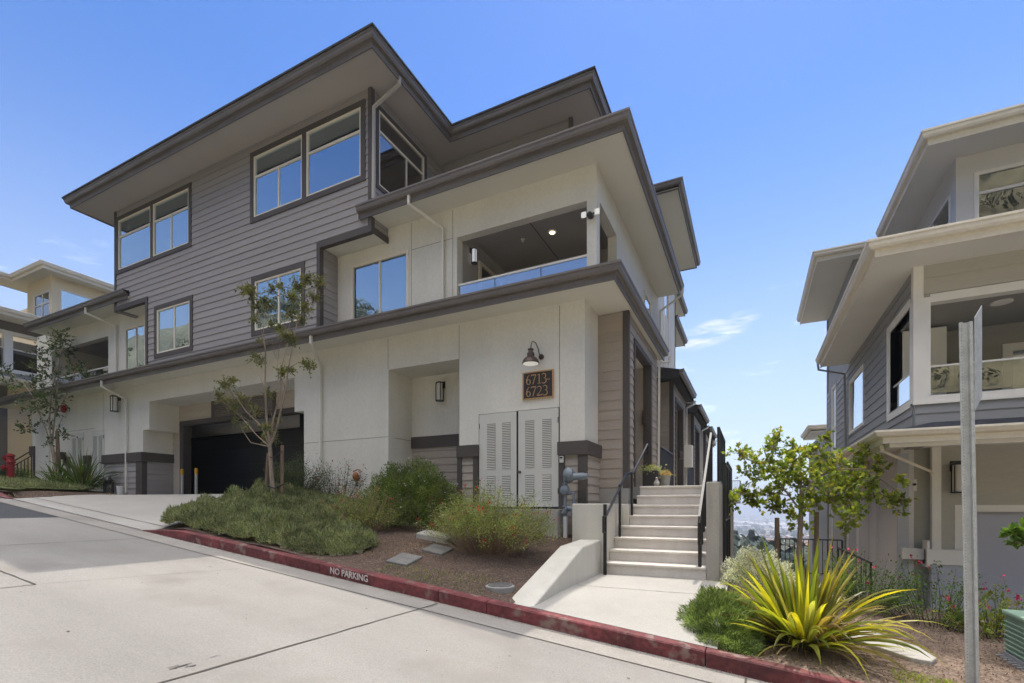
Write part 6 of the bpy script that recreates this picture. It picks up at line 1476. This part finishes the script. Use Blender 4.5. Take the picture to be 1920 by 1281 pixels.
# ------------------------------------------------------------------ valley: houses, woods, conifers
def tree_blob(mb, x, y, z, r, h, rnd, n=26, k_=1.0):
    for k in range(n):
        a = rnd.uniform(0, 6.28); f = rnd.random(); rr = r*math.sqrt(max(0, 1-(2*f-1)**2))*.9; c = Vector((x+rr*math.cos(a), y+rr*math.sin(a), z+h*(.15+.85*f))); s = r*rnd.uniform(.35, .6)*k_
        nrm = Vector((math.cos(a), math.sin(a), (2*f-1)+.4)).normalized(); sx = nrm.orthogonal().normalized(); sy = nrm.cross(sx)
        mb.quad(*[tuple(c+sx*s*math.cos(t+a)*rnd.uniform(.7, 1.2)+sy*s*math.sin(t+a)*rnd.uniform(.7, 1.2)+nrm*s*.15*math.cos(t*2)) for t in (0, 1.05, 2.1, 3.14, 4.2, 5.2)])
rnd = random.Random(5)
tm = MB(); hmw = MB(); hmr = MB()
for i in range(5200):
    d = 95*math.exp(rnd.random()*math.log(5200/95)); a = R(rnd.uniform(-16, 20)); x, y = d*math.sin(a), d*math.cos(a)
    z = zter(x, y)
    if rnd.random() < (.65 if d < 900 else .42):
        r = rnd.uniform(2.2, 5)*(1 if d < 900 else 1.7); tree_blob(tm, x, y, z, r, r*rnd.uniform(1.3, 2.0), rnd, 70 if d < 450 else 8, .42 if d < 450 else 1.0)
    else:
        if d < 130: continue
        w_, l_, h_ = rnd.uniform(7, 12), rnd.uniform(8, 15), rnd.uniform(3.5, 6.5)
        if d > 1500 and rnd.random() < .25: w_, l_, h_ = rnd.uniform(25, 70), rnd.uniform(30, 120), rnd.uniform(6, 11)
        hmw.box(x-w_/2, x+w_/2, y-l_/2, y+l_/2, z-2, z+h_)
        q = h_+w_*.22; mbx = hmr if rnd.random() < .6 else hmw
        if w_ < 20: mbx.extr([(x-w_/2-.4, y-l_/2-.4, z+h_+.02), (x+w_/2+.4, y-l_/2-.4, z+h_+.02), (x, y-l_/2-.4, z+q)], (0, l_+.8, 0))
o = tm.build('distant_woods', 'conifer'); o['kind'] = 'stuff'; tag(o, 'dark trees scattered through the hazy valley town', 'trees')
o = hmw.build('distant_town', 'house_pale'); o['kind'] = 'stuff'; tag(o, 'pale houses and sheds of the hazy town far below', 'town')
o2 = hmr.build('distant_roofs', 'roof_red'); o2['kind'] = 'stuff'; tag(o2, 'pitched roofs of the hazy town far below', 'town')
for i, (u, v0, v1, D, r, lab) in enumerate(((1409, 993, 1028, 150, 2.6, 'tall dark conifer in the valley, the larger of the two beyond the silver bush'), (1379, 994, 1010, 175, 3.2, 'smaller dark conifer in the valley beside the stair wall'))):
    k = (u-960)/F_; r_ = Vector((-sY+k*cY, cY+k*sY, 0)); p = r_*D; zt_ = (949-v0)/F_*D; zb_ = zter(p.x, p.y)
    t = thing('conifer_tree', lab, 'tree', (p.x, p.y, zb_), 'conifers in the valley'); m = MB(); H = zt_-zb_
    m.tube([(p.x, p.y, zb_), (p.x, p.y, zb_+H*.9)], [.35, .08], 6); m.build('trunk', 'bark_dark', t)
    m = MB(); n = 1500; f_ = rng.random(n)**.8; az = rng.uniform(0, 6.28, n); rad = r*(1-f_)*rng.uniform(.5, 1.1, n)*(1+.25*np.sin(f_*40))
    P_ = np.stack([p.x+rad*np.cos(az), p.y+rad*np.sin(az), zb_+H*(.08+.92*f_)], 1); dd = np.stack([np.cos(az), np.sin(az), -.25*np.ones(n)], 1)
    v, f = leaves_np(P_, dd, np.tile([0, 0, 1.], (n, 1))+rng.normal(size=(n, 3))*.5, .9*np.ones(n), .5*np.ones(n)); add_np(m, v, f); m.build('crown', 'conifer', t)
# scrub on the slope just across the road (seen in window glass)
sc = MB()
for i in range(1300):
    x = rnd.uniform(-120, 80); y = -rnd.uniform(24, 85); z = zter(x, y); r = rnd.uniform(.8, 2.6); tree_blob(sc, x, y, z, r, r*1.3, rnd, 110, .2)
leafmat('leaf_scrub', [(.07, .08, .035), (.10, .10, .05), (.13, .12, .06)], .15)
o = sc.build('hillside_scrub', 'leaf_scrub'); o['kind'] = 'stuff'; tag(o, 'dry scrub and oaks on the hill across the road', 'scrub')
# ------------------------------------------------------------------ haze over the valley
hz = MB(); hz.box(-30500, 30500, -30500, 30500, -160, 105)
# faces must not cut anything: box encloses all that is seen
HAZE = True
if HAZE:
    o = hz.build('haze', 'stucco'); o['kind'] = 'stuff'; tag(o, 'thin blue summer haze in the air over the valley', 'haze')
    hm = bpy.data.materials.new('haze_air'); hm.use_nodes = True; nn = hm.node_tree.nodes; nn.remove(nn['Principled BSDF'])
    pv = nn.new('ShaderNodeVolumePrincipled'); pv.inputs['Color'].default_value = (.80, .88, 1, 1); pv.inputs['Density'].default_value = .0006; pv.inputs['Anisotropy'].default_value = .3
    hm.node_tree.links.new(pv.outputs[0], nn['Material Output'].inputs['Volume']); o.data.materials.clear(); o.data.materials.append(hm)
